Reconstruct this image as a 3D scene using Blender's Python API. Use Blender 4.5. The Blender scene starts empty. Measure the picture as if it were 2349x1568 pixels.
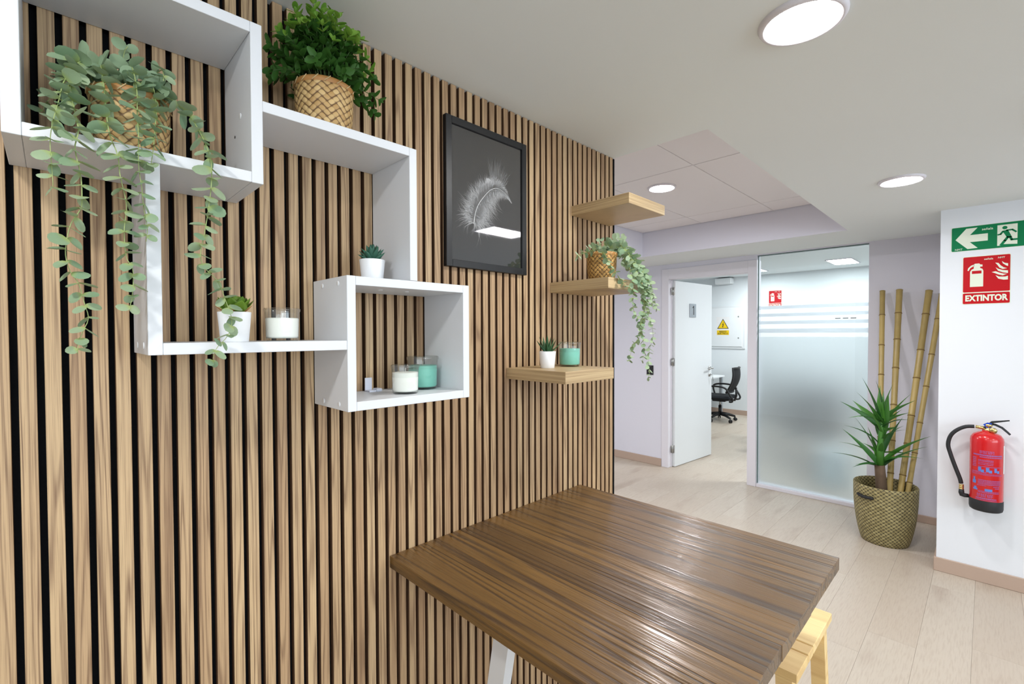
import bpy, math, random
from mathutils import Vector, Matrix
PI = math.pi
random.seed(7)
S = bpy.context.scene
COL = S.collection

# ---------------------------------------------------------------- camera, world, exposure
CAM_H = 1.547
cd = bpy.data.cameras.new('camera')
cam = bpy.data.objects.new('camera', cd)
COL.objects.link(cam)
S.camera = cam
cd.sensor_fit = 'HORIZONTAL'
cd.sensor_width = 36.0
cd.lens = 1074.02 / 2349 * 36.0
cd.clip_start = 0.02
cd.clip_end = 60
_th, _pi, _ro = math.radians(45.4472), math.radians(1.0840), math.radians(-0.1958)
_f = Vector((math.cos(_th) * math.cos(_pi), math.sin(_th) * math.cos(_pi), -math.sin(_pi)))
_r = Vector((math.sin(_th), -math.cos(_th), 0))
_u = _r.cross(_f)
_r2 = _r * math.cos(_ro) + _u * math.sin(_ro)
_u2 = _u * math.cos(_ro) - _r * math.sin(_ro)
cam.matrix_world = Matrix(((_r2.x, _u2.x, -_f.x, 0), (_r2.y, _u2.y, -_f.y, 0), (_r2.z, _u2.z, -_f.z, CAM_H), (0, 0, 0, 1)))

w = bpy.data.worlds.new('world')
S.world = w
w.use_nodes = True
w.node_tree.nodes['Background'].inputs[0].default_value = (0.75, 0.82, 0.95, 1)
w.node_tree.nodes['Background'].inputs[1].default_value = 2.0
S.view_settings.view_transform = 'Standard'
S.view_settings.look = 'None'
S.view_settings.gamma = 1
S.view_settings.use_curve_mapping = False
S.view_settings.exposure = 0.45
# radiance of the room's lamps and of the added fill panels
L_DOWN = 120.0          # round downlights in the main ceiling
L_TILE = 240.0          # round downlight in the tiled ceiling
L_FILL = 9.5          # unseen fill panels added behind the camera
L_STRIP = 14.0         # the small panel seen in the picture glass
L_OFFICE = 36.0         # panels in the office behind the glass

# daylight through the long window in the wall behind the camera
sun_sky = bpy.data.lights.new('window_daylight', 'AREA'); sun_sky.shape = 'RECTANGLE'; sun_sky.size = 5.4; sun_sky.size_y = 1.4
sun_sky.energy = 78.0; sun_sky.color = (0.86, 0.93, 1.0)
ws = bpy.data.objects.new('window_daylight', sun_sky); COL.objects.link(ws)
ws.location = (0.3, -4.34, 1.65); ws.rotation_euler = (math.radians(90), 0, 0)

# ---------------------------------------------------------------- helpers
def sl(v):
    v = v / 255.0
    return v / 12.92 if v <= 0.04045 else ((v + 0.055) / 1.055) ** 2.4
def C(r, g, b):
    return (sl(r), sl(g), sl(b), 1.0)

class MB:
    """collects geometry for one mesh"""
    def __init__(s):
        s.v = []; s.f = []; s.uv = {}; s.sm = []
    def add(s, vs, fs, smooth=False, uvs=None):
        o = len(s.v)
        s.v += [tuple(p) for p in vs]
        for i, f in enumerate(fs):
            if uvs: s.uv[len(s.f)] = uvs[i]
            s.f.append([k + o for k in f]); s.sm.append(smooth)
        return s
    def box(s, x0, x1, y0, y1, z0, z1, b=0.0, M=None):
        if b <= 0:
            vs = [(x, y, z) for x in (x0, x1) for y in (y0, y1) for z in (z0, z1)]
            fs = [(0, 1, 3, 2), (4, 6, 7, 5), (0, 4, 5, 1), (2, 3, 7, 6), (0, 2, 6, 4), (1, 5, 7, 3)]
        else:
            vs = []; idx = {}
            lo = (x0, y0, z0); hi = (x1, y1, z1)
            for c in [(i, j, k) for i in (0, 1) for j in (0, 1) for k in (0, 1)]:
                for a in range(3):
                    p = []
                    for d in range(3):
                        e = hi[d] if c[d] else lo[d]
                        if d != a: e += -b if c[d] else b
                        p.append(e)
                    idx[(c, a)] = len(vs); vs.append(tuple(p))
            fs = []
            for a in range(3):
                d1, d2 = [d for d in range(3) if d != a]
                for sd in (0, 1):
                    q = []
                    for (i, j) in ((0, 0), (1, 0), (1, 1), (0, 1)):
                        c = [0, 0, 0]; c[a] = sd; c[d1] = i; c[d2] = j
                        q.append(idx[(tuple(c), a)])
                    fs.append(q)
                for i in (0, 1):
                    for j in (0, 1):
                        c0 = [0, 0, 0]; c1 = [0, 0, 0]
                        c0[d1] = c1[d1] = i; c0[d2] = c1[d2] = j; c1[a] = 1
                        c0, c1 = tuple(c0), tuple(c1)
                        fs.append([idx[(c0, d1)], idx[(c1, d1)], idx[(c1, d2)], idx[(c0, d2)]])
            for c in [(i, j, k) for i in (0, 1) for j in (0, 1) for k in (0, 1)]:
                fs.append([idx[(c, 0)], idx[(c, 1)], idx[(c, 2)]])
        if M is not None: vs = [tuple(M @ Vector(p)) for p in vs]
        return s.add(vs, fs)
    def lathe(s, prof, n=28, c=(0, 0, 0), close=False, M=None):
        """profile of (radius, z) turned about z"""
        vs = []; fs = []; uvs = []
        L = [0.0]
        for a, b in zip(prof, prof[1:]): L.append(L[-1] + math.hypot(b[0] - a[0], b[1] - a[1]))
        for (r, z) in prof:
            for k in range(n):
                t = 2 * PI * k / n
                vs.append((c[0] + r * math.cos(t), c[1] + r * math.sin(t), c[2] + z))
        for i in range(len(prof) - 1):
            for k in range(n):
                k2 = (k + 1) % n
                fs.append((i * n + k, i * n + k2, (i + 1) * n + k2, (i + 1) * n + k))
                u0, u1 = k / n, (k + 1) / n
                uvs.append([(u0, L[i]), (u1, L[i]), (u1, L[i + 1]), (u0, L[i + 1])])
        if M is not None: vs = [tuple(M @ Vector(p)) for p in vs]
        return s.add(vs, fs, True, uvs)
    def tube(s, pts, rad, n=8, caps=True, flat=1.0):
        pts = [Vector(p) for p in pts]
        if not hasattr(rad, '__len__'): rad = [rad] * len(pts)
        t0 = (pts[1] - pts[0]).normalized()
        nn = t0.orthogonal().normalized()
        vs = []
        for i, p in enumerate(pts):
            if i == 0: t = pts[1] - pts[0]
            elif i == len(pts) - 1: t = pts[-1] - pts[-2]
            else: t = (pts[i + 1] - pts[i]).normalized() + (pts[i] - pts[i - 1]).normalized()
            t.normalize()
            nn = (nn - t * nn.dot(t))
            nn = nn.normalized() if nn.length > 1e-6 else t.orthogonal().normalized()
            b = t.cross(nn)
            for k in range(n):
                a = 2 * PI * k / n
                vs.append(p + (nn * math.cos(a) + b * math.sin(a) * flat) * rad[i])
        fs = [(i * n + k, i * n + (k + 1) % n, (i + 1) * n + (k + 1) % n, (i + 1) * n + k) for i in range(len(pts) - 1) for k in range(n)]
        if caps:
            fs.append(tuple(range(n))[::-1]); fs.append(tuple((len(pts) - 1) * n + k for k in range(n)))
        return s.add(vs, fs, True)
    def bar(s, a, b, wx, wy, up=(0, 0, 1)):
        """rectangular bar from a to b, wx along 'side', wy along the other"""
        a = Vector(a); b = Vector(b); t = (b - a).normalized(); u = Vector(up)
        sd = t.cross(u)
        if sd.length < 1e-4: sd = t.orthogonal()
        sd.normalize(); o = sd.cross(t).normalized()
        vs = [p + sd * (i * wx / 2) + o * (j * wy / 2) for p in (a, b) for (i, j) in ((-1, -1), (1, -1), (1, 1), (-1, 1))]
        fs = [(3, 2, 1, 0), (4, 5, 6, 7)] + [(k, (k + 1) % 4, 4 + (k + 1) % 4, 4 + k) for k in range(4)]
        return s.add(vs, fs)
    def prism(s, poly, z0, z1, M=None):
        """polygon in (u, v), extruded along the third axis"""
        n = len(poly)
        vs = [(x, y, z0) for x, y in poly] + [(x, y, z1) for x, y in poly]
        fs = [tuple(range(n))[::-1], tuple(range(n, 2 * n))] + [(k, (k + 1) % n, n + (k + 1) % n, n + k) for k in range(n)]
        if M is not None: vs = [tuple(M @ Vector(p)) for p in vs]
        return s.add(vs, fs)
    def disc(s, c, r, n=28, axis=None):
        c = Vector(c)
        ax = Vector(axis or (0, 0, 1)).normalized(); e = ax.orthogonal().normalized(); g = ax.cross(e)
        vs = [c + (e * math.cos(2 * PI * k / n) + g * math.sin(2 * PI * k / n)) * r for k in range(n)]
        return s.add(vs, [tuple(range(n))])
    def mesh(s, name):
        me = bpy.data.meshes.new(name)
        me.from_pydata(s.v, [], s.f)
        if s.uv:
            ul = me.uv_layers.new(name='uv')
            for p in me.polygons:
                q = s.uv.get(p.index)
                if q:
                    for li, c in zip(p.loop_indices, q): ul.data[li].uv = c
        me.polygons.foreach_set('use_smooth', s.sm)
        me.update()
        return me

def tag(o, label=None, cat=None, group=None, kind=None):
    if label: o['label'] = label
    if cat: o['category'] = cat
    if group: o['group'] = group
    if kind: o['kind'] = kind
    return o
def thing(name, label, cat, loc=(0, 0, 0), group=None, rot=None):
    o = bpy.data.objects.new(name, None)
    COL.objects.link(o)
    o.empty_display_size = 0.05
    o.location = loc
    if rot: o.rotation_euler = rot
    return tag(o, label, cat, group)
def obj(name, mb, mat, parent=None, label=None, kind=None, off=None):
    me = mb if isinstance(mb, bpy.types.Mesh) else mb.mesh(name)
    if mat is not None and not me.materials: me.materials.append(mat)
    o = bpy.data.objects.new(name, me)
    COL.objects.link(o)
    if parent is not None: o.parent = parent
    if off is not None: o.location = off
    if label: o['label'] = label
    if kind: o['kind'] = kind
    return o
def struct(name, mb, mat):
    return obj(name, mb, mat, kind='structure')
def wobj(name, mb, mat, root, parent=None, **k):
    """geometry given in world metres, moved into the frame of its root (an Empty without rotation)"""
    L = root.location
    mb.v = [(a - L.x, b - L.y, c - L.z) for a, b, c in mb.v]
    return obj(name, mb, mat, parent or root, **k)
def copy_tree(o, parent=None):
    c = o.copy(); COL.objects.link(c); c.parent = parent
    for ch in list(o.children): copy_tree(ch, c)
    return c
def frame(d, up):
    """matrix whose y axis is d and whose z axis is close to up"""
    y = Vector(d).normalized(); z = Vector(up)
    z = z - y * z.dot(y)
    z = z.normalized() if z.length > 1e-5 else y.orthogonal().normalized()
    x = y.cross(z)
    return Matrix(((x.x, y.x, z.x), (x.y, y.y, z.y), (x.z, y.z, z.z)))
def place(o, p, R, s):
    m = R.to_4x4() @ Matrix.Diagonal((s[0], s[1], s[2], 1)) if hasattr(s, '__len__') else R.to_4x4() @ Matrix.Scale(s, 4)
    m.translation = Vector(p)
    o.matrix_basis = m
def text(name, s, size, parent, mat, at, bold=0.0, depth=0.0004, align='CENTER', width=None):
    """lettering in the parent's local x (right) y (up) plane"""
    cu = bpy.data.curves.new(name, 'FONT')
    cu.body = s; cu.size = size; cu.align_x = align; cu.align_y = 'CENTER'
    cu.offset = bold; cu.extrude = depth; cu.resolution_u = 3
    t = bpy.data.objects.new(name, cu)
    COL.objects.link(t)
    dg = bpy.context.evaluated_depsgraph_get()
    me = bpy.data.meshes.new_from_object(t.evaluated_get(dg))
    bpy.data.objects.remove(t); bpy.data.curves.remove(cu)
    if width:
        xs = [v.co.x for v in me.vertices]
        k = width / (max(xs) - min(xs))
        for v in me.vertices: v.co.x *= k
    me.materials.clear()
    return obj(name, me, mat, parent, off=at)
def resample(pts, step):
    pts = [Vector(p) for p in pts]
    out = [pts[0].copy()]; acc = 0.0
    # smooth by Catmull-Rom first
    den = []
    for i in range(len(pts) - 1):
        p0 = pts[max(i - 1, 0)]; p1 = pts[i]; p2 = pts[i + 1]; p3 = pts[min(i + 2, len(pts) - 1)]
        for k in range(8):
            t = k / 8
            den.append(0.5 * ((2 * p1) + (p2 - p0) * t + (2 * p0 - 5 * p1 + 4 * p2 - p3) * t * t + (3 * p1 - p0 - 3 * p2 + p3) * t ** 3))
    den.append(pts[-1])
    for a, b in zip(den, den[1:]):
        d = (b - a).length
        while acc + d >= step:
            k = (step - acc) / d
            a = a.lerp(b, k); d = (b - a).length
            out.append(a.copy()); acc = 0.0
        acc += d
    return out

# ---------------------------------------------------------------- materials
def new_mat(name):
    m = bpy.data.materials.new(name); m.use_nodes = True
    nt = m.node_tree
    b = nt.nodes['Principled BSDF']
    return m, nt, b
def P(name, col, rough=0.5, metal=0.0, spec=0.5, bump=0.0, bscale=80.0, var=0.0, coat=0.0, trans=None, emit=None, estr=0.0):
    m, nt, b = new_mat(name)
    b.inputs['Base Color'].default_value = col
    b.inputs['Roughness'].default_value = rough
    b.inputs['Metallic'].default_value = metal
    b.inputs['Specular IOR Level'].default_value = spec
    b.inputs['Coat Weight'].default_value = coat
    b.inputs['Coat Roughness'].default_value = 0.08
    if emit:
        b.inputs['Emission Color'].default_value = emit
        b.inputs['Emission Strength'].default_value = estr
    tc = nt.nodes.new('ShaderNodeTexCoord')
    nz = nt.nodes.new('ShaderNodeTexNoise'); nz.inputs['Scale'].default_value = bscale; nz.inputs['Detail'].default_value = 4
    nt.links.new(tc.outputs['Object'], nz.inputs['Vector'])
    if bump:
        bp = nt.nodes.new('ShaderNodeBump'); bp.inputs['Strength'].default_value = bump; bp.inputs['Distance'].default_value = 0.002
        nt.links.new(nz.outputs['Fac'], bp.inputs['Height']); nt.links.new(bp.outputs['Normal'], b.inputs['Normal'])
    if var:
        oi = nt.nodes.new('ShaderNodeObjectInfo')
        ad = nt.nodes.new('ShaderNodeMath'); ad.operation = 'ADD'
        nt.links.new(oi.outputs['Random'], ad.inputs[0]); nt.links.new(nz.outputs['Fac'], ad.inputs[1])
        mr = nt.nodes.new('ShaderNodeMapRange')
        mr.inputs['From Min'].default_value = 0.4; mr.inputs['From Max'].default_value = 1.6
        mr.inputs['To Min'].default_value = 1 - var; mr.inputs['To Max'].default_value = 1 + var
        nt.links.new(ad.outputs[0], mr.inputs['Value'])
        hs = nt.nodes.new('ShaderNodeHueSaturation'); hs.inputs['Color'].default_value = col
        nt.links.new(mr.outputs[0], hs.inputs['Value']); nt.links.new(hs.outputs[0], b.inputs['Base Color'])
    return m
def LEAF(name, c1, c2, edge=None, trans=0.25, rough=0.5, spec=0.35):
    """leaf: colour between c1 and c2 from leaf to leaf, yellower towards its base (uv y)"""
    m, nt, b = new_mat(name)
    oi = nt.nodes.new('ShaderNodeObjectInfo')
    tc = nt.nodes.new('ShaderNodeTexCoord')
    nz = nt.nodes.new('ShaderNodeTexNoise'); nz.inputs['Scale'].default_value = 3.0
    nt.links.new(tc.outputs['Object'], nz.inputs['Vector'])
    mx = nt.nodes.new('ShaderNodeMix'); mx.data_type = 'RGBA'
    mx.inputs[6].default_value = c1; mx.inputs[7].default_value = c2
    ad = nt.nodes.new('ShaderNodeMath'); ad.operation = 'MULTIPLY_ADD'
    ad.inputs[1].default_value = 0.8
    nt.links.new(oi.outputs['Random'], ad.inputs[0])
    sb = nt.nodes.new('ShaderNodeMath'); sb.operation = 'MULTIPLY'; sb.inputs[1].default_value = 0.25
    nt.links.new(nz.outputs['Fac'], sb.inputs[0]); nt.links.new(sb.outputs[0], ad.inputs[2])
    nt.links.new(ad.outputs[0], mx.inputs[0])
    out = mx.outputs[2]
    if edge:
        sp = nt.nodes.new('ShaderNodeSeparateXYZ'); nt.links.new(tc.outputs['Object'], sp.inputs[0])
        mr = nt.nodes.new('ShaderNodeMapRange'); mr.inputs['From Min'].default_value = 0.0; mr.inputs['From Max'].default_value = 0.35
        mr.inputs['To Min'].default_value = 0.75; mr.inputs['To Max'].default_value = 0.0
        nt.links.new(sp.outputs['Y'], mr.inputs['Value'])
        m2 = nt.nodes.new('ShaderNodeMix'); m2.data_type = 'RGBA'
        nt.links.new(mr.outputs[0], m2.inputs[0]); nt.links.new(out, m2.inputs[6]); m2.inputs[7].default_value = edge
        out = m2.outputs[2]
    nt.links.new(out, b.inputs['Base Color'])
    b.inputs['Roughness'].default_value = rough
    b.inputs['Specular IOR Level'].default_value = spec
    if trans:
        tr = nt.nodes.new('ShaderNodeBsdfTranslucent'); nt.links.new(out, tr.inputs['Color'])
        ms = nt.nodes.new('ShaderNodeMixShader'); ms.inputs[0].default_value = trans
        nt.links.new(b.outputs[0], ms.inputs[1]); nt.links.new(tr.outputs[0], ms.inputs[2])
        nt.links.new(ms.outputs[0], nt.nodes['Material Output'].inputs[0])
    return m
def WOOD(name, tones, dark, axis='Z', ring=26.0, stretch=14.0, low=1.2, fine=0.35, rough=0.5, bump=0.15, coat=0.0, contrast=0.55, fk=28, bdist=0.001):
    """tones: two base colours picked per board; dark: colour of the grain; rings are contour lines of a stretched noise"""
    m, nt, b = new_mat(name)
    N = nt.nodes.new; LK = nt.links.new
    tc = N('ShaderNodeTexCoord'); oi = N('ShaderNodeObjectInfo')
    mul = N('ShaderNodeVectorMath'); mul.operation = 'SCALE'; mul.inputs['Scale'].default_value = 37.0
    cmb = N('ShaderNodeCombineXYZ')
    for k in range(3): LK(oi.outputs['Random'], cmb.inputs[k])
    LK(cmb.outputs[0], mul.inputs[0])
    add = N('ShaderNodeVectorMath'); add.operation = 'ADD'
    LK(tc.outputs['Object'], add.inputs[0]); LK(mul.outputs[0], add.inputs[1])
    mp = N('ShaderNodeMapping')
    sc = [low if c_ in axis else stretch for c_ in 'XYZ']
    mp.inputs['Scale'].default_value = sc
    LK(add.outputs[0], mp.inputs['Vector'])
    n1 = N('ShaderNodeTexNoise'); n1.inputs['Scale'].default_value = 1.0; n1.inputs['Detail'].default_value = 2.0; n1.inputs['Roughness'].default_value = 0.4
    LK(mp.outputs[0], n1.inputs['Vector'])
    k1 = N('ShaderNodeMath'); k1.operation = 'MULTIPLY'; k1.inputs[1].default_value = ring
    LK(n1.outputs['Fac'], k1.inputs[0])
    si = N('ShaderNodeMath'); si.operation = 'SINE'; LK(k1.outputs[0], si.inputs[0])
    mr = N('ShaderNodeMapRange'); mr.inputs['From Min'].default_value = -0.2; mr.inputs['From Max'].default_value = 1.0
    LK(si.outputs[0], mr.inputs['Value'])
    pw = N('ShaderNodeMath'); pw.operation = 'POWER'; pw.inputs[1].default_value = 2.0; LK(mr.outputs[0], pw.inputs[0])
    mp2 = N('ShaderNodeMapping')
    s2 = [low * 9 if c_ in axis else stretch * fk for c_ in 'XYZ']
    mp2.inputs['Scale'].default_value = s2
    LK(add.outputs[0], mp2.inputs['Vector'])
    n2 = N('ShaderNodeTexNoise'); n2.inputs['Scale'].default_value = 1.0; n2.inputs['Detail'].default_value = 3.0
    LK(mp2.outputs[0], n2.inputs['Vector'])
    mr2 = N('ShaderNodeMapRange'); mr2.inputs['From Min'].default_value = 0.45; mr2.inputs['From Max'].default_value = 0.75
    LK(n2.outputs['Fac'], mr2.inputs['Value'])
    a1 = N('ShaderNodeMath'); a1.operation = 'MULTIPLY'; a1.inputs[1].default_value = contrast; LK(pw.outputs[0], a1.inputs[0])
    a2 = N('ShaderNodeMath'); a2.operation = 'MULTIPLY'; a2.inputs[1].default_value = fine; LK(mr2.outputs[0], a2.inputs[0])
    sm = N('ShaderNodeMath'); sm.operation = 'ADD'; sm.use_clamp = True; LK(a1.outputs[0], sm.inputs[0]); LK(a2.outputs[0], sm.inputs[1])
    base = N('ShaderNodeMix'); base.data_type = 'RGBA'; base.inputs[6].default_value = tones[0]; base.inputs[7].default_value = tones[1]
    n3 = N('ShaderNodeTexNoise'); n3.inputs['Scale'].default_value = 0.8; LK(mp.outputs[0], n3.inputs['Vector'])
    ba = N('ShaderNodeMath'); ba.operation = 'ADD'; LK(oi.outputs['Random'], ba.inputs[0]); LK(n3.outputs['Fac'], ba.inputs[1])
    bm_ = N('ShaderNodeMapRange'); bm_.inputs['From Min'].default_value = 0.35; bm_.inputs['From Max'].default_value = 1.65
    LK(ba.outputs[0], bm_.inputs['Value']); LK(bm_.outputs[0], base.inputs[0])
    fin = N('ShaderNodeMix'); fin.data_type = 'RGBA'
    LK(sm.outputs[0], fin.inputs[0]); LK(base.outputs[2], fin.inputs[6]); fin.inputs[7].default_value = dark
    LK(fin.outputs[2], b.inputs['Base Color'])
    b.inputs['Roughness'].default_value = rough
    b.inputs['Coat Weight'].default_value = coat; b.inputs['Coat Roughness'].default_value = 0.18
    if bump:
        bp = N('ShaderNodeBump'); bp.inputs['Strength'].default_value = bump; bp.inputs['Distance'].default_value = bdist; bp.invert = True
        LK(sm.outputs[0], bp.inputs['Height']); LK(bp.outputs['Normal'], b.inputs['Normal'])
        if coat: LK(bp.outputs['Normal'], b.inputs['Coat Normal'])
    return m
def WEAVE(name, c1, c2, dark, nu, nv, bump=0.6, twill=True, diag=False):
    """plaited strips over the uv of a lathe: nu strips round, nv per metre up"""
    m, nt, b = new_mat(name)
    N = nt.nodes.new; LK = nt.links.new
    tc = N('ShaderNodeTexCoord'); sp = N('ShaderNodeSeparateXYZ'); LK(tc.outputs['UV'], sp.inputs[0])
    def mth(op, a, c=None, d=None):
        n = N('ShaderNodeMath'); n.operation = op
        for i, x in enumerate((a, c, d)):
            if x is None: continue
            if isinstance(x, (int, float)): n.inputs[i].default_value = x
            else: LK(x, n.inputs[i])
        return n.outputs[0]
    u = mth('MULTIPLY', sp.outputs['X'], nu); v = mth('MULTIPLY', sp.outputs['Y'], nv)
    if diag: u, v = mth('ADD', u, v), mth('SUBTRACT', u, v)
    fu = mth('FLOOR', u); fv = mth('FLOOR', v)
    ph = mth('ADD', fu, fv)
    par = mth('FLOORED_MODULO', ph, 2.0 if not twill else 4.0)
    over = mth('LESS_THAN', par, 1.0 if not twill else 2.0)
    lu = mth('SUBTRACT', u, fu); lv = mth('SUBTRACT', v, fv)
    hu = mth('SINE', mth('MULTIPLY', lu, PI)); hv = mth('SINE', mth('MULTIPLY', lv, PI))
    h1 = mth('MULTIPLY', hu, mth('ADD', mth('MULTIPLY', hv, 0.6), 0.4)); h2 = mth('MULTIPLY', hv, mth('ADD', mth('MULTIPLY', hu, 0.6), 0.4))
    mixh = N('ShaderNodeMix'); mixh.data_type = 'FLOAT'
    LK(over, mixh.inputs[0]); LK(h1, mixh.inputs[2]); LK(h2, mixh.inputs[3])
    h = mixh.outputs[0]
    wn = N('ShaderNodeTexWhiteNoise'); cb = N('ShaderNodeCombineXYZ'); LK(fu, cb.inputs[0]); LK(fv, cb.inputs[1]); LK(cb.outputs[0], wn.inputs['Vector'])
    base = N('ShaderNodeMix'); base.data_type = 'RGBA'; base.inputs[6].default_value = c1; base.inputs[7].default_value = c2; LK(wn.outputs['Value'], base.inputs[0])
    mr = N('ShaderNodeMapRange'); mr.inputs['From Min'].default_value = 0.1; mr.inputs['From Max'].default_value = 0.5; mr.inputs['To Min'].default_value = 1; mr.inputs['To Max'].default_value = 0
    LK(h, mr.inputs['Value'])
    fin = N('ShaderNodeMix'); fin.data_type = 'RGBA'; LK(mr.outputs[0], fin.inputs[0]); LK(base.outputs[2], fin.inputs[6]); fin.inputs[7].default_value = dark
    LK(fin.outputs[2], b.inputs['Base Color'])
    b.inputs['Roughness'].default_value = 0.55
    bp = N('ShaderNodeBump'); bp.inputs['Strength'].default_value = bump; bp.inputs['Distance'].default_value = 0.002
    LK(h, bp.inputs['Height']); LK(bp.outputs['Normal'], b.inputs['Normal'])
    return m
def EMIT(name, col, strength):
    m, nt, b = new_mat(name)
    e = nt.nodes.new('ShaderNodeEmission'); e.inputs[0].default_value = col; e.inputs[1].default_value = strength
    nt.links.new(e.outputs[0], nt.nodes['Material Output'].inputs[0])
    return m
def GLASS_THIN(name, tint=(0.95, 0.985, 0.97, 1), refl=1.0, rough=0.0):
    """a thin pane: light goes straight through, the surface mirrors by Fresnel"""
    m, nt, b = new_mat(name)
    tr = nt.nodes.new('ShaderNodeBsdfTransparent'); tr.inputs[0].default_value = tint
    gl = nt.nodes.new('ShaderNodeBsdfGlossy'); gl.inputs['Roughness'].default_value = rough
    fr = nt.nodes.new('ShaderNodeFresnel')
    ge = nt.nodes.new('ShaderNodeNewGeometry')      # the same mirror strength on both faces of the wall
    io = nt.nodes.new('ShaderNodeMapRange'); io.inputs['To Min'].default_value = 1.5; io.inputs['To Max'].default_value = 1 / 1.5
    nt.links.new(ge.outputs['Backfacing'], io.inputs['Value']); nt.links.new(io.outputs[0], fr.inputs[0])
    k = nt.nodes.new('ShaderNodeMath'); k.operation = 'MULTIPLY'; k.inputs[1].default_value = refl; nt.links.new(fr.outputs[0], k.inputs[0])
    ms = nt.nodes.new('ShaderNodeMixShader')
    nt.links.new(k.outputs[0], ms.inputs[0]); nt.links.new(tr.outputs[0], ms.inputs[1]); nt.links.new(gl.outputs[0], ms.inputs[2])
    nt.links.new(ms.outputs[0], nt.nodes['Material Output'].inputs[0])
    return m
def FROST(name, col, rough, haze):
    m, nt, b = new_mat(name)
    rf = nt.nodes.new('ShaderNodeBsdfRefraction'); rf.inputs['Color'].default_value = col; rf.inputs['Roughness'].default_value = rough; rf.inputs['IOR'].default_value = 1.35
    tl = nt.nodes.new('ShaderNodeBsdfTranslucent'); tl.inputs[0].default_value = col
    df = nt.nodes.new('ShaderNodeBsdfDiffuse'); df.inputs[0].default_value = col
    m1 = nt.nodes.new('ShaderNodeMixShader'); m1.inputs[0].default_value = haze
    nt.links.new(rf.outputs[0], m1.inputs[1]); nt.links.new(tl.outputs[0], m1.inputs[2])
    m2 = nt.nodes.new('ShaderNodeMixShader'); m2.inputs[0].default_value = 0.12
    nt.links.new(m1.outputs[0], m2.inputs[1]); nt.links.new(df.outputs[0], m2.inputs[2])
    nt.links.new(m2.outputs[0], nt.nodes['Material Output'].inputs[0])
    return m
M = {}
M['ceiling'] = P('ceiling_paint', C(233, 238, 238), 0.9, spec=0.15, bump=0.03, bscale=30)
M['tile'] = P('ceiling_tile', C(241, 237, 239), 0.9, spec=0.15, bump=0.06, bscale=120)
M['wall'] = P('wall_paint', C(232, 236, 242), 0.85, spec=0.2, bump=0.04, bscale=60)
M['wall_lilac_light'] = P('white_paint_lilac_light', C(224, 223, 233), 0.85, spec=0.2, bump=0.04, bscale=60)  # lilac cast of the mixed lamps put into the white paint
M['office'] = P('office_paint', C(232, 238, 241), 0.85, spec=0.2)
M['white'] = P('white_melamine', C(223, 226, 231), 0.42, spec=0.4)
M['doorwhite'] = P('white_lacquer', C(228, 232, 234), 0.4, spec=0.4)
M['framewhite'] = P('white_frame_lacquer', C(228, 225, 232), 0.45, spec=0.4)
M['felt'] = P('black_felt', C(24, 25, 27), 0.95, spec=0.05, bump=0.3, bscale=600)
M['slat'] = WOOD('oak_slat', (C(205, 176, 136), C(176, 143, 107)), C(112, 82, 58), 'Z', ring=56, stretch=28, low=0.9, fine=0.6, rough=0.55, contrast=0.52, bump=0.12)
M['slatside'] = P('dark_slat_side', C(100, 74, 55), 0.8, spec=0.1)  # slat sides darker brown than the fronts
M['shelfoak'] = WOOD('oak_shelf_laminate', (C(200, 176, 136), C(190, 164, 124)), C(140, 112, 78), 'XY', ring=16, stretch=130, low=1.2, fine=0.25, fk=6, rough=0.45, contrast=0.45, bump=0.05)
M['floor'] = WOOD('pale_oak_laminate', (C(199, 188, 173), C(190, 176, 160)), C(160, 140, 124), 'X', ring=8, stretch=6, low=1.6, fine=0.35, rough=0.42, contrast=0.55, bump=0.04)
M['table'] = WOOD('dark_varnished_pine', (C(134, 99, 50), C(84, 60, 33)), C(60, 44, 34), 'Y', ring=44, stretch=15, low=0.5, fine=0.4, rough=0.33, bump=0.8, coat=0.5, contrast=0.7, bdist=0.0022)
M['pine'] = WOOD('raw_pine', (C(246, 218, 158), C(238, 205, 142)), C(205, 160, 100), 'Y', ring=16, stretch=12, low=1.2, fine=0.2, rough=0.5, contrast=0.4, bump=0.05)
M['skirting'] = P('beige_skirting', C(186, 163, 147), 0.5, spec=0.3, bump=0.03, bscale=40)
M['whitesteel'] = P('white_powder_coat', C(225, 227, 230), 0.4)
M['black'] = P('black_plastic', C(22, 22, 24), 0.45)
M['blackframe'] = P('black_frame', C(20, 22, 26), 0.4, bump=0.05, bscale=300)
M['mesh'] = P('black_mesh_fabric', C(26, 28, 32), 0.85, bump=0.6, bscale=700)
M['fabric'] = P('black_seat_fabric', C(24, 28, 33), 0.9, bump=0.4, bscale=500)
M['steel'] = P('brushed_steel', C(190, 190, 188), 0.3, metal=1.0)
M['darksteel'] = P('dull_steel', C(120, 122, 124), 0.4, metal=0.9)
M['brass'] = P('brass', C(214, 190, 130), 0.3, metal=1.0)
M['red'] = P('red_enamel', C(205, 18, 26), 0.25, coat=0.4)
M['rubber'] = P('black_rubber', C(30, 32, 36), 0.55)
M['blue'] = P('blue_plastic', C(16, 70, 190), 0.4)
M['labelink'] = P('violet_label_ink', C(150, 100, 170), 0.5)
M['labelblue'] = P('blue_label_ink', C(96, 130, 205), 0.5)
M['paper'] = P('white_paper', C(240, 240, 240), 0.6)
M['signgreen'] = P('green_sign', C(0, 122, 74), 0.55, spec=0.2)
M['signred'] = P('red_sign', C(190, 12, 26), 0.5, spec=0.2)
M['signwhite'] = P('luminous_white', C(226, 234, 216), 0.45)
M['signyellow'] = P('yellow_sign', C(244, 205, 20), 0.5)
M['ink'] = P('black_ink', C(24, 26, 30), 0.5)
M['plate'] = P('aluminium_plate', C(176, 182, 188), 0.35, metal=0.6)
M['wax'] = P('white_wax', C(240, 241, 234), 0.5, spec=0.3)
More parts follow.
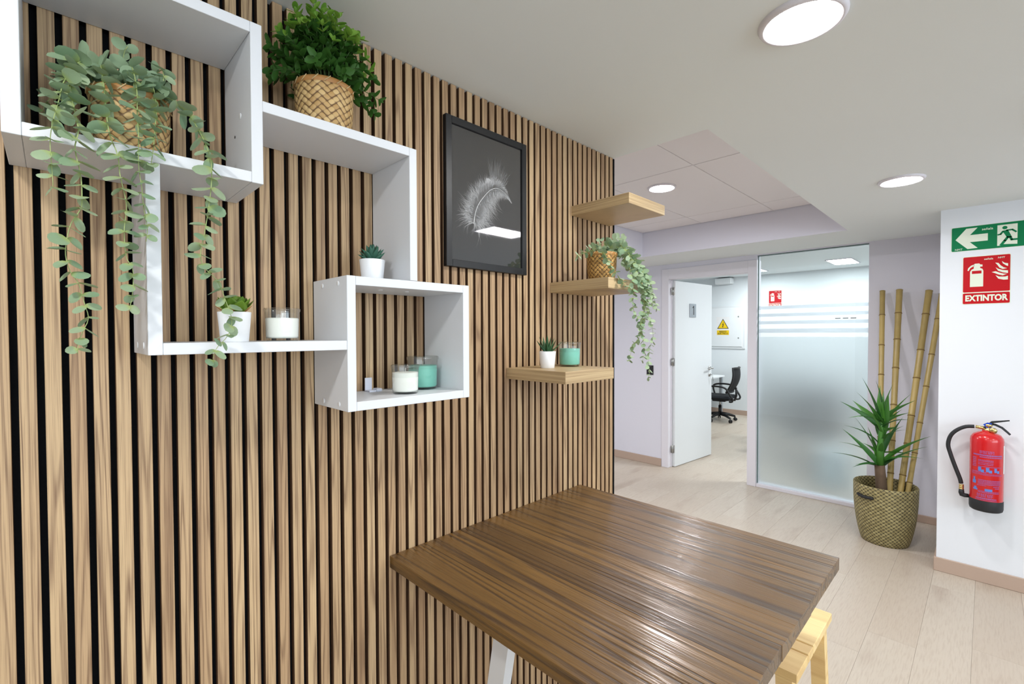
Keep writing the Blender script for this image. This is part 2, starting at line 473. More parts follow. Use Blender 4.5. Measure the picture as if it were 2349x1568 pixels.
M['waxgreen'] = P('green_wax', C(126, 198, 180), 0.45, spec=0.3)
M['wick'] = P('wick', C(200, 196, 186), 0.8)
M['ceramic'] = P('white_ceramic', C(238, 240, 243), 0.35)
M['soil'] = P('dark_soil', C(58, 46, 38), 0.95, bump=0.8, bscale=200)
M['jar'] = GLASS_THIN('jar_glass', (0.975, 0.985, 0.98, 1), 1.3, 0.02)
M['pane'] = GLASS_THIN('clear_pane', (0.96, 0.985, 0.985, 1), 0.8)
M['pictureglass'] = GLASS_THIN('picture_glass', (0.97, 0.97, 0.97, 1), 3.8, 0.03)
M['frost'] = FROST('frosted_film', (0.94, 0.96, 0.975, 1), 0.6, 0.08)
M['frostline'] = FROST('frosted_band', (0.86, 0.88, 0.91, 1), 0.55, 0.3)
M['glassedge'] = P('green_glass_edge', C(90, 120, 116), 0.3)
M['print'] = P('grey_print', C(54, 54, 56), 0.6, spec=0.1)
M['leaf_euc'] = LEAF('eucalyptus_leaf', C(122, 154, 122), C(170, 188, 154), edge=C(170, 184, 96), trans=0.2)
M['leaf_euc_plain'] = LEAF('eucalyptus_inner_leaf', C(122, 154, 122), C(170, 188, 154), trans=0.2)
M['stem_euc'] = P('eucalyptus_stem', C(160, 176, 116), 0.6)
M['leaf_bush'] = LEAF('bush_leaf', C(38, 84, 26), C(72, 122, 38), edge=C(60, 104, 40), trans=0.2)
M['leaf_lit_young'] = LEAF('lit_young_bush_leaf', C(98, 150, 48), C(140, 180, 74), edge=C(150, 180, 80), trans=0.3)  # lit tone of the crown top, shared by new tips
M['stem_bush'] = P('bush_stem', C(70, 92, 46), 0.7)
M['leaf_yucca'] = LEAF('yucca_leaf', C(30, 84, 40), C(84, 146, 56), trans=0.12, rough=0.38, spec=0.5)
M['trunk'] = P('yucca_trunk', C(108, 88, 70), 0.9, bump=1.0, bscale=60)
M['succ_green'] = LEAF('succulent_leaf_green', C(86, 124, 30), C(118, 150, 44), trans=0.15)
M['succ_tip'] = P('succulent_tip', C(150, 104, 52), 0.6)
M['succ_dark'] = LEAF('succulent_leaf_blue_green', C(52, 96, 80), C(66, 112, 92), trans=0.05)
M['aloe'] = LEAF('aloe_leaf', C(30, 70, 44), C(58, 98, 56), trans=0.05)
M['basket'] = WEAVE('plaited_bamboo', C(216, 184, 128), C(186, 148, 92), C(104, 72, 40), 20, 62, 0.8, diag=True)
M['basketdark'] = WEAVE('plaited_bamboo_dark', C(200, 158, 90), C(160, 118, 60), C(90, 60, 30), 20, 62, 0.8, diag=True)
M['rim'] = P('bamboo_rim', C(176, 126, 70), 0.5, bump=0.3, bscale=150)
M['rope'] = WEAVE('olive_rope_weave', C(172, 160, 112), C(142, 130, 86), C(40, 34, 22), 38, 38, 1.0, twill=False, diag=True)
M['bamboo'] = P('bamboo_cane', C(182, 158, 96), 0.3, var=0.18, bscale=14, spec=0.5)
M['bamboonode'] = P('bamboo_node', C(128, 102, 56), 0.5)
M['twine'] = P('pale_twine', C(200, 176, 130), 0.8)
M['acrylic'] = P('cloudy_plastic', C(214, 218, 232), 0.25)
M['binblue'] = P('pale_blue_bin', C(196, 218, 224), 0.5)
M['deskwhite'] = P('white_desk', C(238, 242, 244), 0.4)
M['em_down'] = EMIT('downlight_glow', (1.0, 0.985, 0.96, 1), L_DOWN)
M['em_tile'] = EMIT('tile_downlight_glow', (1.0, 0.975, 1.0, 1), L_TILE)
M['em_fill'] = EMIT('fill_panel_glow', (1.0, 0.99, 0.975, 1), L_FILL)
M['em_passage_fill'] = EMIT('passage_fill_glow', (0.98, 0.97, 1.0, 1), 26.0)  # glow of the added passage fill
M['em_strip'] = EMIT('small_panel_glow', (1.0, 1.0, 1.0, 1), L_STRIP)
M['em_office'] = EMIT('office_panel_glow', (0.93, 0.985, 1.0, 1), L_OFFICE)
M['em_led'] = EMIT('led_glow', (1, 1, 1, 1), 6.0)
EUC1= [[[0.0588, 1.075, 1.9762], [0.0443, 1.045, 1.9948], [0.0224, 1.015, 1.9467], [0.014, 0.985, 1.8996], [0.0062, 0.955, 1.8519], [0.0035, 0.955, 1.8229], [0.0051, 0.955, 1.7794], [0.0057, 0.955, 1.7594]], [[0.0645, 1.075, 1.9857], [0.0339, 1.045, 2.0011], [0.0272, 1.015, 1.9418], [0.0316, 0.985, 1.8857], [0.034, 0.955, 1.8507], [0.0298, 0.955, 1.8238], [0.0354, 0.955, 1.7865], [0.0364, 0.955, 1.7542], [0.0346, 0.955, 1.7344], [0.0233, 0.955, 1.7098], [0.0171, 0.955, 1.6705], [0.0213, 0.955, 1.642], [0.0305, 0.955, 1.6234], [0.0373, 0.955, 1.5911], [0.0409, 0.955, 1.5714], [0.0343, 0.955, 1.5516], [0.0281, 0.955, 1.5288], [0.0289, 0.955, 1.5138]], [[0.0757, 1.075, 1.9749], [0.0669, 1.045, 1.9966], [0.0677, 1.015, 1.9497], [0.0678, 0.985, 1.9043], [0.0697, 0.955, 1.8547], [0.0786, 0.955, 1.8269], [0.0808, 0.955, 1.797], [0.088, 0.955, 1.7509], [0.0847, 0.955, 1.7094], [0.0868, 0.955, 1.6686], [0.0946, 0.955, 1.6487], [0.0929, 0.955, 1.6071], [0.0882, 0.955, 1.5848]], [[0.1021, 1.075, 1.9845], [0.1057, 1.045, 2.0119], [0.1097, 1.015, 1.9649], [0.1069, 0.985, 1.9101], [0.1047, 0.955, 1.858], [0.1041, 0.955, 1.8163], [0.1075, 0.955, 1.7824], [0.1097, 0.955, 1.748], [0.1138, 0.955, 1.7207], [0.1117, 0.955, 1.6952]], [[0.1141, 1.075, 1.9734], [0.1325, 1.045, 1.992], [0.136, 1.015, 1.9445], [0.1303, 0.985, 1.8959], [0.1235, 0.955, 1.8493], [0.1191, 0.955, 1.8165]], [[0.1264, 1.075, 1.9699], [0.1574, 1.045, 1.9738], [0.1814, 1.015, 1.9442], [0.1963, 0.985, 1.9006], [0.2033, 0.955, 1.8521], [0.2041, 0.955, 1.8107], [0.1989, 0.955, 1.7643], [0.1932, 0.955, 1.7256], [0.1862, 0.955, 1.6833], [0.1923, 0.955, 1.6614], [0.2117, 0.955, 1.6402], [0.2234, 0.955, 1.6061], [0.2326, 0.955, 1.5713], [0.2254, 0.955, 1.5438], [0.2082, 0.955, 1.5224], [0.2012, 0.955, 1.4996]], [[0.0968, 1.08, 1.9997], [0.0986, 1.06, 2.0378], [0.1038, 1.05, 2.0468]], [[0.0798, 1.09, 1.9896], [0.0543, 1.09, 2.0025], [0.0079, 1.1, 1.9453], [-0.0055, 1.1, 1.9121]], [[0.1273, 1.08, 1.9955], [0.1492, 1.05, 2.0233], [0.1492, 1.03, 1.9924]]]
EUC2= [[[1.5055, 1.0, 1.8553], [1.4878, 0.96, 1.8721], [1.4738, 0.92, 1.8523], [1.4518, 0.88, 1.8108], [1.4808, 0.88, 1.7801], [1.5106, 0.88, 1.7392], [1.5443, 0.88, 1.6943], [1.5414, 0.88, 1.6465], [1.5385, 0.88, 1.6115], [1.5202, 0.88, 1.5827], [1.5264, 0.88, 1.5512], [1.5024, 0.88, 1.5231], [1.467, 0.88, 1.505], [1.4527, 0.88, 1.4746], [1.4442, 0.88, 1.4442]], [[1.4911, 1.0, 1.8536], [1.4792, 0.96, 1.863], [1.4971, 0.92, 1.8284], [1.475, 0.88, 1.7749], [1.5197, 0.88, 1.7321], [1.5506, 0.88, 1.6787], [1.5508, 0.88, 1.615], [1.5294, 0.88, 1.5749], [1.5326, 0.88, 1.5354], [1.5451, 0.88, 1.4955], [1.5483, 0.88, 1.4714], [1.5299, 0.88, 1.4435]], [[1.5055, 1.0, 1.8635], [1.517, 0.96, 1.8791], [1.5178, 0.92, 1.8419], [1.5045, 0.88, 1.7855], [1.5566, 0.88, 1.7348], [1.5726, 0.88, 1.6638], [1.5728, 0.88, 1.6156], [1.5985, 0.88, 1.5756], [1.6084, 0.88, 1.5431], [1.6053, 0.88, 1.5186], [1.5829, 0.88, 1.4865], [1.5767, 0.88, 1.4463], [1.5768, 0.88, 1.422], [1.5864, 0.88, 1.402], [1.5738, 0.88, 1.3769]], [[1.5055, 1.0, 1.8635], [1.517, 0.96, 1.8727], [1.5419, 0.92, 1.8255], [1.5441, 0.88, 1.7608], [1.5979, 0.88, 1.7136], [1.621, 0.88, 1.666], [1.6377, 0.88, 1.6371]], [[1.435, 1.0, 1.8389], [1.4078, 1.0, 1.8515], [1.3682, 1.0, 1.8357], [1.3299, 1.0, 1.8236], [1.288, 1.0, 1.8038]], [[1.4911, 1.0, 1.8536], [1.5055, 1.0, 1.888], [1.5408, 1.0, 1.9043], [1.5956, 1.0, 1.917]], [[1.4343, 0.99, 1.8297], [1.3749, 0.94, 1.8245], [1.3921, 0.93, 1.7903], [1.4143, 0.925, 1.7661], [1.4086, 0.9, 1.7405], [1.426, 0.89, 1.7153], [1.4521, 0.88, 1.7041]], [[1.5055, 1.0, 1.8553], [1.5023, 0.96, 1.8451], [1.4884, 0.92, 1.8038], [1.452, 0.88, 1.7575], [1.4665, 0.88, 1.7051], [1.4666, 0.88, 1.659], [1.4667, 0.88, 1.6359], [1.4813, 0.88, 1.6163], [1.4991, 0.88, 1.5981]], [[1.5055, 1.0, 1.8603], [1.5023, 0.96, 1.874], [1.5118, 0.92, 1.838], [1.4896, 0.88, 1.7918], [1.5318, 0.88, 1.7488], [1.5693, 0.88, 1.7037], [1.5981, 0.88, 1.6812], [1.6145, 0.88, 1.6494]], [[1.4627, 1.0, 1.8502], [1.4349, 1.0, 1.8786], [1.4432, 1.0, 1.8909]]]
YUC= [([4.37, 0.545, 0.847], [4.307, 0.653, 1.207]), ([4.37, 0.543, 0.886], [4.395, 0.584, 1.184]), ([4.37, 0.537, 0.862], [4.253, 0.678, 1.103]), ([4.37, 0.533, 0.836], [4.306, 0.787, 1.016]), ([4.37, 0.546, 0.813], [4.451, 0.763, 0.959]), ([4.37, 0.548, 0.544], [4.286, 0.769, 0.811]), ([4.37, 0.545, 0.57], [4.376, 0.708, 0.901]), ([4.37, 0.545, 0.58], [4.265, 0.795, 0.709]), ([4.37, 0.564, 0.541], [4.322, 0.848, 0.609]), ([4.37, 0.545, 0.543], [4.363, 0.697, 0.534]), ([4.37, 0.535, 0.845], [4.421, 0.486, 1.161]), ([4.37, 0.547, 0.775], [4.442, 0.384, 1.098]), ([4.37, 0.557, 0.875], [4.461, 0.359, 1.051]), ([4.37, 0.534, 0.84], [4.302, 0.377, 0.925]), ([4.37, 0.551, 0.829], [4.4, 0.384, 0.965]), ([4.37, 0.555, 0.579], [4.343, 0.42, 0.934]), ([4.37, 0.541, 0.569], [4.39, 0.27, 0.814]), ([4.37, 0.542, 0.53], [4.473, 0.293, 0.722]), ([4.37, 0.56, 0.543], [4.411, 0.451, 0.622]), ([4.37, 0.535, 0.823], [4.482, 0.546, 1.101]), ([4.37, 0.559, 0.546], [4.421, 0.632, 0.825]), ([4.37, 0.558, 0.644], [4.388, 0.339, 0.662]), ([4.37, 0.534, 0.884], [4.455, 0.565, 1.145]), ([4.37, 0.549, 0.874], [4.442, 0.732, 1.015]), ([4.37, 0.538, 0.784], [4.321, 0.499, 1.106]), ([4.37, 0.543, 0.888], [4.261, 0.73, 0.899]), ([4.37, 0.55, 0.782], [4.422, 0.448, 0.851])]
# ---------------------------------------------------------------- measurements (metres)
YW = 1.1755            # face of the slatted wall
CEIL = 2.3217
XB = 5.022             # wall with the door and the glass
XC = 4.078             # face of the pier with the signs
XF = 9.197             # far wall of the office
TILE_Z = 2.567
OFF_Z = 2.587

# ---------------------------------------------------------------- room shell
# floor: base slab and separate planks
fl = struct('floor', MB().box(-3.2, 9.4, -4.2, 5.2, -0.12, -0.006), P('floor_base', C(120, 108, 96), 0.9))
PW, PL = 0.192, 1.28
plank_me = MB().box(-PL / 2 + 0.0003, PL / 2 - 0.0003, -PW / 2 + 0.0003, PW / 2 - 0.0003, -0.006, 0.0, 0.0004).mesh('plank')
plank_me.materials.append(M['floor'])
j = 0
y = -1.5
rows = []
while y < 4.3:
    off = (0.0, 0.45, 0.86, 0.22, 1.05)[j % 5]
    x = 0.2 - off
    while x < 9.2:
        rows.append((x + PL / 2, y + PW / 2)); x += PL
    y += PW; j += 1
for (x, y) in rows:
    # only what the doorway, the glass and the open floor can show
    if (x < 5.3 and -1.0 < y < 4.1) or (x >= 5.0 and 0.2 < y < 3.9):
        if x < 2.0 and y > 1.3: continue
        obj('plank', plank_me, None, fl, off=(x, y, 0))
# the rest of the floor, never in view, in one sheet
struct('floor_rest', MB().box(-3.2, 0.2, -4.2, 5.2, -0.006, -0.0005), M['floor'])

# slatted wall: body with felt, and each slat
wl = struct('wall_left', MB().box(-3.2, 1.795, YW + 0.020, YW + 0.17, 0, 2.6), M['felt'])
PIT, SW = 0.04 * 0.807, 0.0222
slat_me = MB().box(-SW, 0, 0, 0.0202, 0.0, CEIL - 0.002, 0.0008).mesh('slat')
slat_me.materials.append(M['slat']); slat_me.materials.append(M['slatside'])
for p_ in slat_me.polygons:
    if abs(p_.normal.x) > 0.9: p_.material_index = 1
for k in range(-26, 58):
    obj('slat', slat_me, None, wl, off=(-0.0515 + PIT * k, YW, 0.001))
obj('end_strip', MB().box(1.795, 1.802, YW - 0.0, YW + 0.17, 0, CEIL - 0.002), M['felt'], wl)

# main ceiling with its rectangular recess
cm = MB()
RX0, RX1, RY0, RY1 = 1.797, 4.344, 0.758, 2.5
cm.box(-3.2, RX0, -4.2, 5.2, CEIL, 2.75)
cm.box(RX0, RX1, -4.2, RY0, CEIL, 2.75)
cm.box(RX0, RX1, RY1, 5.2, CEIL, 2.75)
cm.box(RX1, XB + 0.05, -4.2, 5.2, CEIL, 2.75)
ce = struct('ceiling', cm, M['ceiling'])
# recess: white sides with the lilac light put into their colour, tiles with recessed joints
struct('trim_1', MB().box(RX1 - 0.004, RX1, RY0, RY1, CEIL + 0.0005, 2.72), M['wall_lilac_light'])
struct('trim_2', MB().box(RX0, RX1 - 0.004, RY1 - 0.004, RY1, CEIL + 0.0005, 2.72), M['wall_lilac_light'])
c2 = struct('ceiling_recess', MB().box(RX0, RX1, RY0, RY1, TILE_Z + 0.012, TILE_Z + 0.05), P('tile_backing', C(70, 66, 68), 0.9))
xs = [RX0, 2.808, 4.022, RX1 - 0.008]
ysn = [RY0, 1.272, 1.882, RY1 - 0.006]
for i in range(3):
    for jn in range(3):
        g = 0.004
        obj('ceiling_tile', MB().box(xs[i] + g, xs[i + 1] - g, ysn[jn] + g * 0.6, ysn[jn + 1] - g * 0.6, TILE_Z, TILE_Z + 0.011, 0.0015), M['tile'], c2)
for xx in xs[1:3]:
    obj('tile_bar', MB().box(xx - 0.012, xx - 0.0005, RY0, RY1, TILE_Z + 0.004, TILE_Z + 0.0118), M['tile'], c2)

for yy in ysn[1:3]:
    obj('tile_bar', MB().box(RX0, RX1 - 0.008, yy - 0.0010, yy + 0.0010, TILE_Z + 0.003, TILE_Z + 0.0118), M['tile'], c2)

# wall with the door and the glass
T = 0.10
wb = MB()
wb.box(XB, XB + T, 2.63, 5.2, 0, 2.75)                       # left of the door
wb.box(XB, XB + T, 0.722, 2.63, 2.312, 2.75)                 # over the glass and the door
wb.box(XB, XB + T, 1.62, 2.63, 2.262, 2.312)
wb.box(XB, XB + T, -4.2, 0.722, 0, 2.75)                     # right of the glass
struct('wall_back', wb, M['wall_lilac_light'])
# pier with the signs
struct('wall_right', MB().box(XC, XB, -4.2, 0.2185, 0, CEIL), M['wall'])
# shell out of view
sh = MB().box(-3.3, -3.2, -4.2, 5.2, 0, 2.75)
struct('wall_rear', sh, M['wall'])
wo = MB()
wo.box(-3.2, -2.4, -4.3, -4.2, 0, 2.75); wo.box(3.0, XC, -4.3, -4.2, 0, 2.75); wo.box(-2.4, 3.0, -4.3, -4.2, 0, 0.95); wo.box(-2.4, 3.0, -4.3, -4.2, 2.35, 2.75)
struct('wall_opposite', wo, M['wall'])
wf_ = MB()
for xx in (-2.4, -1.07, 0.27, 1.62, 2.95): wf_.box(xx, xx + 0.05, -4.29, -4.23, 0.95, 2.35)
wf_.box(-2.4, 3.0, -4.29, -4.23, 0.95, 1.0); wf_.box(-2.4, 3.0, -4.29, -4.23, 2.30, 2.35)
w2 = struct('window_2', wf_, M['framewhite'])
obj('glass_pane', MB().box(-2.35, 2.95, -4.262, -4.258, 1.0, 2.30), M['pane'], w2)
struct('wall_passage', MB().box(-3.2, XB, 5.2, 5.3, 0, 2.75), M['wall'])
struct('wall_partition', MB().box(0.4, 0.5, YW + 0.17, 5.2, 0, 2.75), M['wall'])
# office behind
struct('wall_office_far', MB().box(XF, XF + 0.1, -1.2, 5.2, 0, 2.75), M['office'])
struct('wall_office_right', MB().box(XB + T, XF, -1.2, -1.1, 0, 2.75), M['office'])
struct('wall_office_left', MB().box(XB + T, XF, 5.1, 5.2, 0, 2.75), M['office'])
struct('ceiling_office', MB().box(XB + T, XF, -1.2, 5.2, OFF_Z, 2.75), M['office'])

# skirting boards
def skirt(name, x0, x1, y0, y1, h=0.088):
    return struct(name, MB().box(x0, x1, y0, y1, 0.0, h, 0.003), M['skirting'])
skirt('baseboard_back', XB - 0.012, XB, 2.638, 5.2)
skirt('baseboard_back_right', XB - 0.012, XB, 0.2185, 0.70, 0.06)
skirt('baseboard_right', XC - 0.012, XC, -4.2, 0.2305)
skirt('baseboard_pier', XC, XB - 0.012, 0.2185, 0.2305)
skirt('baseboard_office', XF - 0.012, XF, -1.1, 5.1)

# door frame, door leaf
DY0, DY1, DZ = 1.70, 2.55, 2.150
d = struct('door_1', MB().box(XB - 0.012, XB + T + 0.012, DY1, 2.632, 0, 2.268, 0.002), M['framewhite'])
obj('frame_post', MB().box(XB - 0.012, XB + T + 0.012, 1.616, DY0, 0, 2.268, 0.002), M['framewhite'], d)
obj('frame_head', MB().box(XB - 0.011, XB + T + 0.011, DY0, DY1, DZ, 2.268, 0.002), M['framewhite'], d)
obj('door_stop', MB().box(XB + 0.05, XB + 0.064, DY1 - 0.012, DY1, 0, DZ, 0.001), M['framewhite'], d)
# leaf turned into the office about the left hinges
leaf = obj('door_leaf', MB().box(0.0, 0.845, -0.036, 0.0, 0.006, DZ - 0.012, 0.0015), M['doorwhite'], d)
leaf.location = (XB + 0.070, DY1 - 0.008, 0); leaf.rotation_euler = (0, 0, math.radians(-4.6))
for zz in (0.205, 1.21, 2.02):
    hb = MB()
    hb.tube([(XB + 0.060, DY1 - 0.018, zz - 0.045), (XB + 0.060, DY1 - 0.018, zz + 0.045)], 0.0075, 10)
    hb.box(XB + 0.030, XB + 0.058, DY1 - 0.0135, DY1 - 0.0115, zz - 0.04, zz + 0.04)
    hb.box(XB + 0.0675, XB + 0.0695, DY1 - 0.042, DY1 - 0.014, zz - 0.045, zz + 0.045)
    obj('hinge', hb, M['steel'], d)
# handle and keys sit on the leaf
hx, hz = 0.785, 1.105
h = MB()
h.lathe([(0, -0.008), (0.026, -0.008), (0.026, 0.0), (0, 0.0)], 20, M=Matrix.Translation((hx, -0.036, hz)) @ Matrix.Rotation(PI / 2, 4, 'X') @ Matrix.Translation((0, 0, 0.008)))
h.tube([(hx, -0.04, hz), (hx, -0.085, hz), (hx - 0.01, -0.09, hz), (hx - 0.125, -0.088, hz - 0.004)], [0.010, 0.010, 0.010, 0.009], 10)
h.lathe([(0, -0.008), (0.024, -0.008), (0.024, 0.0), (0, 0.0)], 20, M=Matrix.Translation((hx, -0.036, hz - 0.085)) @ Matrix.Rotation(PI / 2, 4, 'X') @ Matrix.Translation((0, 0, 0.008)))
h.tube([(hx, 0.0, hz), (hx, 0.05, hz), (hx - 0.01, 0.054, hz), (hx - 0.125, 0.052, hz - 0.004)], 0.0095, 10)
obj('door_handle', h, M['steel'], leaf)
k = MB()
k.bar((hx, -0.045, hz - 0.085), (hx, -0.075, hz - 0.087), 0.003, 0.012)
ring = [(hx, -0.078, hz - 0.098) ]
ring = [(hx + 0.014 * math.cos(t * PI / 6), -0.078, hz - 0.1 + 0.014 * math.sin(t * PI / 6)) for t in range(13)]
k.tube(ring, 0.0016, 6, False)
k.bar((hx + 0.004, -0.079, hz - 0.114), (hx + 0.016, -0.080, hz - 0.165), 0.014, 0.002, (0, 1, 0))
obj('key', k, M['steel'], leaf)

# glass partition
GY0, GY1, GZ1 = 0.722, 1.6155, 2.312
gx = XB + 0.03
win = struct('window_1', MB().box(XB - 0.006, XB + T, GY0, GY1, 0.0, 0.032, 0.002), M['framewhite'])
obj('glass_pane', MB().box(gx, gx + 0.001, GY0, GY1, 0.032, GZ1), M['pane'], win)
obj('glass_edge', MB().box(gx - 0.004, gx + 0.006, GY1 - 0.006, GY1, 0.032, GZ1), M['glassedge'], win)
obj('glass_edge', MB().box(gx - 0.004, gx + 0.006, GY0, GY1 - 0.006, GZ1 - 0.006, GZ1), M['glassedge'], win)
fx = gx + 0.002
for (z0, z1) in ((1.773, 1.805), (1.700, 1.731), (1.626, 1.658), (1.542, 1.582)):
    obj('frosted_band', MB().box(fx, fx + 0.0015, GY0 + 0.002, GY1 - 0.007, z0, z1), M['frostline'], win)
obj('frosted_panel', MB().box(fx, fx + 0.0015, GY0 + 0.002, GY1 - 0.007, 0.032, 1.503), M['frost'], win)
obj('frame_head', MB().box(XB + 0.02, XB + T, GY0, GY1, GZ1, GZ1 + 0.002), M['framewhite'], win)

# ---------------------------------------------------------------- lamps
def downlight(x, y, z, label, mat, r=0.080, R=0.097, group='round ceiling downlights'):
    t = thing('ceiling_downlight', label, 'ceiling light', (x, y, z), group)
    obj('trim_ring', MB().lathe([(R, 0.0), (R, -0.004), (R - 0.004, -0.010), (r + 0.006, -0.012), (r, -0.009), (r - 0.001, -0.002)], 40), M['framewhite'], t)
    obj('diffuser', MB().lathe([(0.0, -0.0075), (r, -0.0075)], 40), mat, t)
    return t
downlight(1.340, 0.332, CEIL, 'large round white ceiling light at the top edge of the photo', M['em_down'])
downlight(3.105, 0.318, CEIL, 'round white ceiling light above the pier with the green sign', M['em_down'])
downlight(-0.40, 0.318, CEIL, 'round white ceiling light above the camera', M['em_down'])
downlight(3.075, 1.618, TILE_Z, 'small round white light in the tiled ceiling recess', M['em_tile'])
def panel(x0, x1, y0, y1, z, label, mat, cat='ceiling light'):
    t = thing('ceiling_panel_light', label, cat, ((x0 + x1) / 2, (y0 + y1) / 2, z), 'square panel lights')
    hx_, hy_ = (x1 - x0) / 2, (y1 - y0) / 2
    f_ = MB()
    f_.box(-hx_, hx_, -hy_, -hy_ + 0.015, -0.012, 0); f_.box(-hx_, hx_, hy_ - 0.015, hy_, -0.012, 0)
    f_.box(-hx_, -hx_ + 0.015, -hy_ + 0.015, hy_ - 0.015, -0.012, 0); f_.box(hx_ - 0.015, hx_, -hy_ + 0.015, hy_ - 0.015, -0.012, 0)
    obj('trim_frame', f_, M['framewhite'], t)
    obj('diffuser', MB().add([(-hx_ + 0.015, -hy_ + 0.015, -0.008), (hx_ - 0.015, -hy_ + 0.015, -0.008), (hx_ - 0.015, hy_ - 0.015, -0.008), (-hx_ + 0.015, hy_ - 0.015, -0.008)], [(3, 2, 1, 0)]), mat, t)
    return t
panel(2.26, 2.68, -0.395, -0.150, CEIL, 'small panel light mirrored in the picture glass', M['em_strip'])
for (px, py, nm) in ((0.6, -1.7, 'in the middle of five'), (2.4, -1.9, 'closest to the pier with the signs'), (-1.3, -0.9, 'at the rear wall, nearer the slatted wall'), (-1.3, -2.6, 'in the corner of rear wall and window'), (1.2, -3.2, 'right in front of the long window')):
    panel(px - 0.3, px + 0.3, py - 0.3, py + 0.3, CEIL, 'added square fill panel behind the camera, ' + nm, M['em_fill'])  # unseen panels added as fill from behind the camera
panel(2.3, 2.9, 3.3, 3.9, CEIL, 'added fill panel, out of view, over the passage behind the slatted wall', M['em_passage_fill'])  # unseen lamp added to brighten the passage and the recess
panel(7.98, 8.62, 1.34, 1.66, OFF_Z, 'white panel light on the office ceiling seen through the clear glass', M['em_office'])
panel(7.98, 8.62, 2.600, 2.92, OFF_Z, 'white panel light on the office ceiling mostly hidden by the door post', M['em_office'])
panel(5.75, 6.25, 0.2, 1.0, OFF_Z, 'added fill panel on the office ceiling, out of view right of the glass', M['em_office'])  # unseen lamp added to light the bin behind the frosted glass
# ---------------------------------------------------------------- white interlocking shelf
FY = 0.9905
t = thing('cube_shelf', 'white wall shelf of three interlocking boxes holding plants and candles', 'shelf', (0.3, YW, 1.68))
def board(name, x0, x1, z0, z1):
    return wobj(name, MB().box(x0, x1, FY, YW - 0.001, z0, z1, 0.0008), M['white'], t)
def capdots(par, pts, ax):
    for p in pts:
        m = MB()
        m.lathe([(0, -0.0008), (0.0055, -0.0008), (0.0062, 0), (0.0055, 0.0008), (0, 0.0008)], 14, M=Matrix.Translation(p) @ Matrix.Rotation(PI / 2, 4, ax))
        wobj('screw_cap', m, M['ceramic'], t, par)
B = 0.0205
AX0, AX1, AZ0, AZ1 = -0.0465, 0.2992, 1.8372, 2.1420
board('side_panel', AX0, AX0 + B, AZ0, AZ1)
ar = board('side_panel', AX1 - B, AX1, AZ0, AZ1)
board('top_panel', AX0 + B + .0003, AX1 - B - .0003, AZ1 - B, AZ1 - .0003)
board('bottom_panel', AX0 + B + .0003, AX1 - B - .0003, AZ0 + .0003, AZ0 + B)
capdots(ar, [(AX1 - B - 0.0005, 1.06, 1.985)], 'Y')
BX0, BX1, BZ0, BZ1 = 0.1160, 0.6480, 1.5114, 1.9985
bl = board('side_panel', BX0, BX0 + B, BZ0, AZ0 - 0.0003)
board('side_panel', BX1 - B, BX1, 1.6764, BZ1)
board('top_panel', AX1 + .0003, BX1 - B - .0003, BZ1 - B, BZ1)
board('bottom_panel', BX0 + B + .0003, 0.4655 - .0003, BZ0, BZ0 + B)
capdots(bl, [(BX0 - 0.0005, 1.04, 1.527), (BX0 - 0.0005, 1.12, 1.527)], 'Y')
CX0, CX1, CZ0, CZ1 = 0.4658, 0.8116, 1.3730, 1.6761
cl = board('side_panel', CX0, CX0 + B, CZ0, CZ1)
board('side_panel', CX1 - B, CX1, CZ0, CZ1)
ct = board('top_panel', CX0 + B + .0003, CX1 - B - .0003, CZ1 - B, CZ1 - .0003)
board('bottom_panel', CX0 + B + .0003, CX1 - B - .0003, CZ0 + .0003, CZ0 + B)
capdots(cl, [(CX0 - 0.0005, 1.035, 1.661), (CX0 - 0.0005, 1.12, 1.661), (CX0 - 0.0005, 1.035, 1.386), (CX0 - 0.0005, 1.12, 1.386)], 'Y')
m = MB(); capdots(ct, [(0.585, 1.06, CZ1 - B - 0.0005), (0.66, 1.06, CZ1 - B - 0.0005)], 'Z')
wobj('screw_hole', MB().lathe([(0, 0), (0.003, 0), (0.003, 0.0008), (0, 0.0008)], 10, M=Matrix.Translation((AX1 - B - 0.0006, 1.10, 1.955)) @ Matrix.Rotation(PI / 2, 4, 'Y')), M['black'], t, ar)

# hanging bracket left on the lowest board
b = thing('plastic_bracket', 'small cloudy white plastic bracket at the back of the lowest white box', 'bracket', (0.602, 1.145, CZ0 + B))
m = MB(); m.box(-0.010, 0.010, 0.012, 0.016, 0, 0.036, 0.001); m.box(-0.010, 0.010, -0.012, 0.012, 0, 0.004, 0.001)
obj('upright', m, M['acrylic'], b)
obj('foot', MB().box(0.010, 0.026, -0.014, 0.010, 0, 0.008, 0.002), M['acrylic'], b)

# ---------------------------------------------------------------- oak floating shelves
for (x0, z0, lb) in ((1.1305, 1.3880, 'oak floating shelf holding the spiky plant and a green candle, lowest of three'),
                     (1.3630, 1.7003, 'oak floating shelf holding the trailing plant in a basket, middle of three'),
                     (1.4940, 2.0160, 'empty oak floating shelf under the tiled ceiling, highest of three')):
    s_ = thing('floating_shelf', lb, 'shelf', (x0, 0.9125, z0), 'oak floating shelves')
    obj('board', MB().box(0, 0.265, 0, 0.262, 0, 0.0383, 0.0008), M['shelfoak'], s_)
    obj('edge_band', MB().box(-0.0006, 0.0, 0.001, 0.262, 0.001, 0.0373), M['shelfoak'], s_)

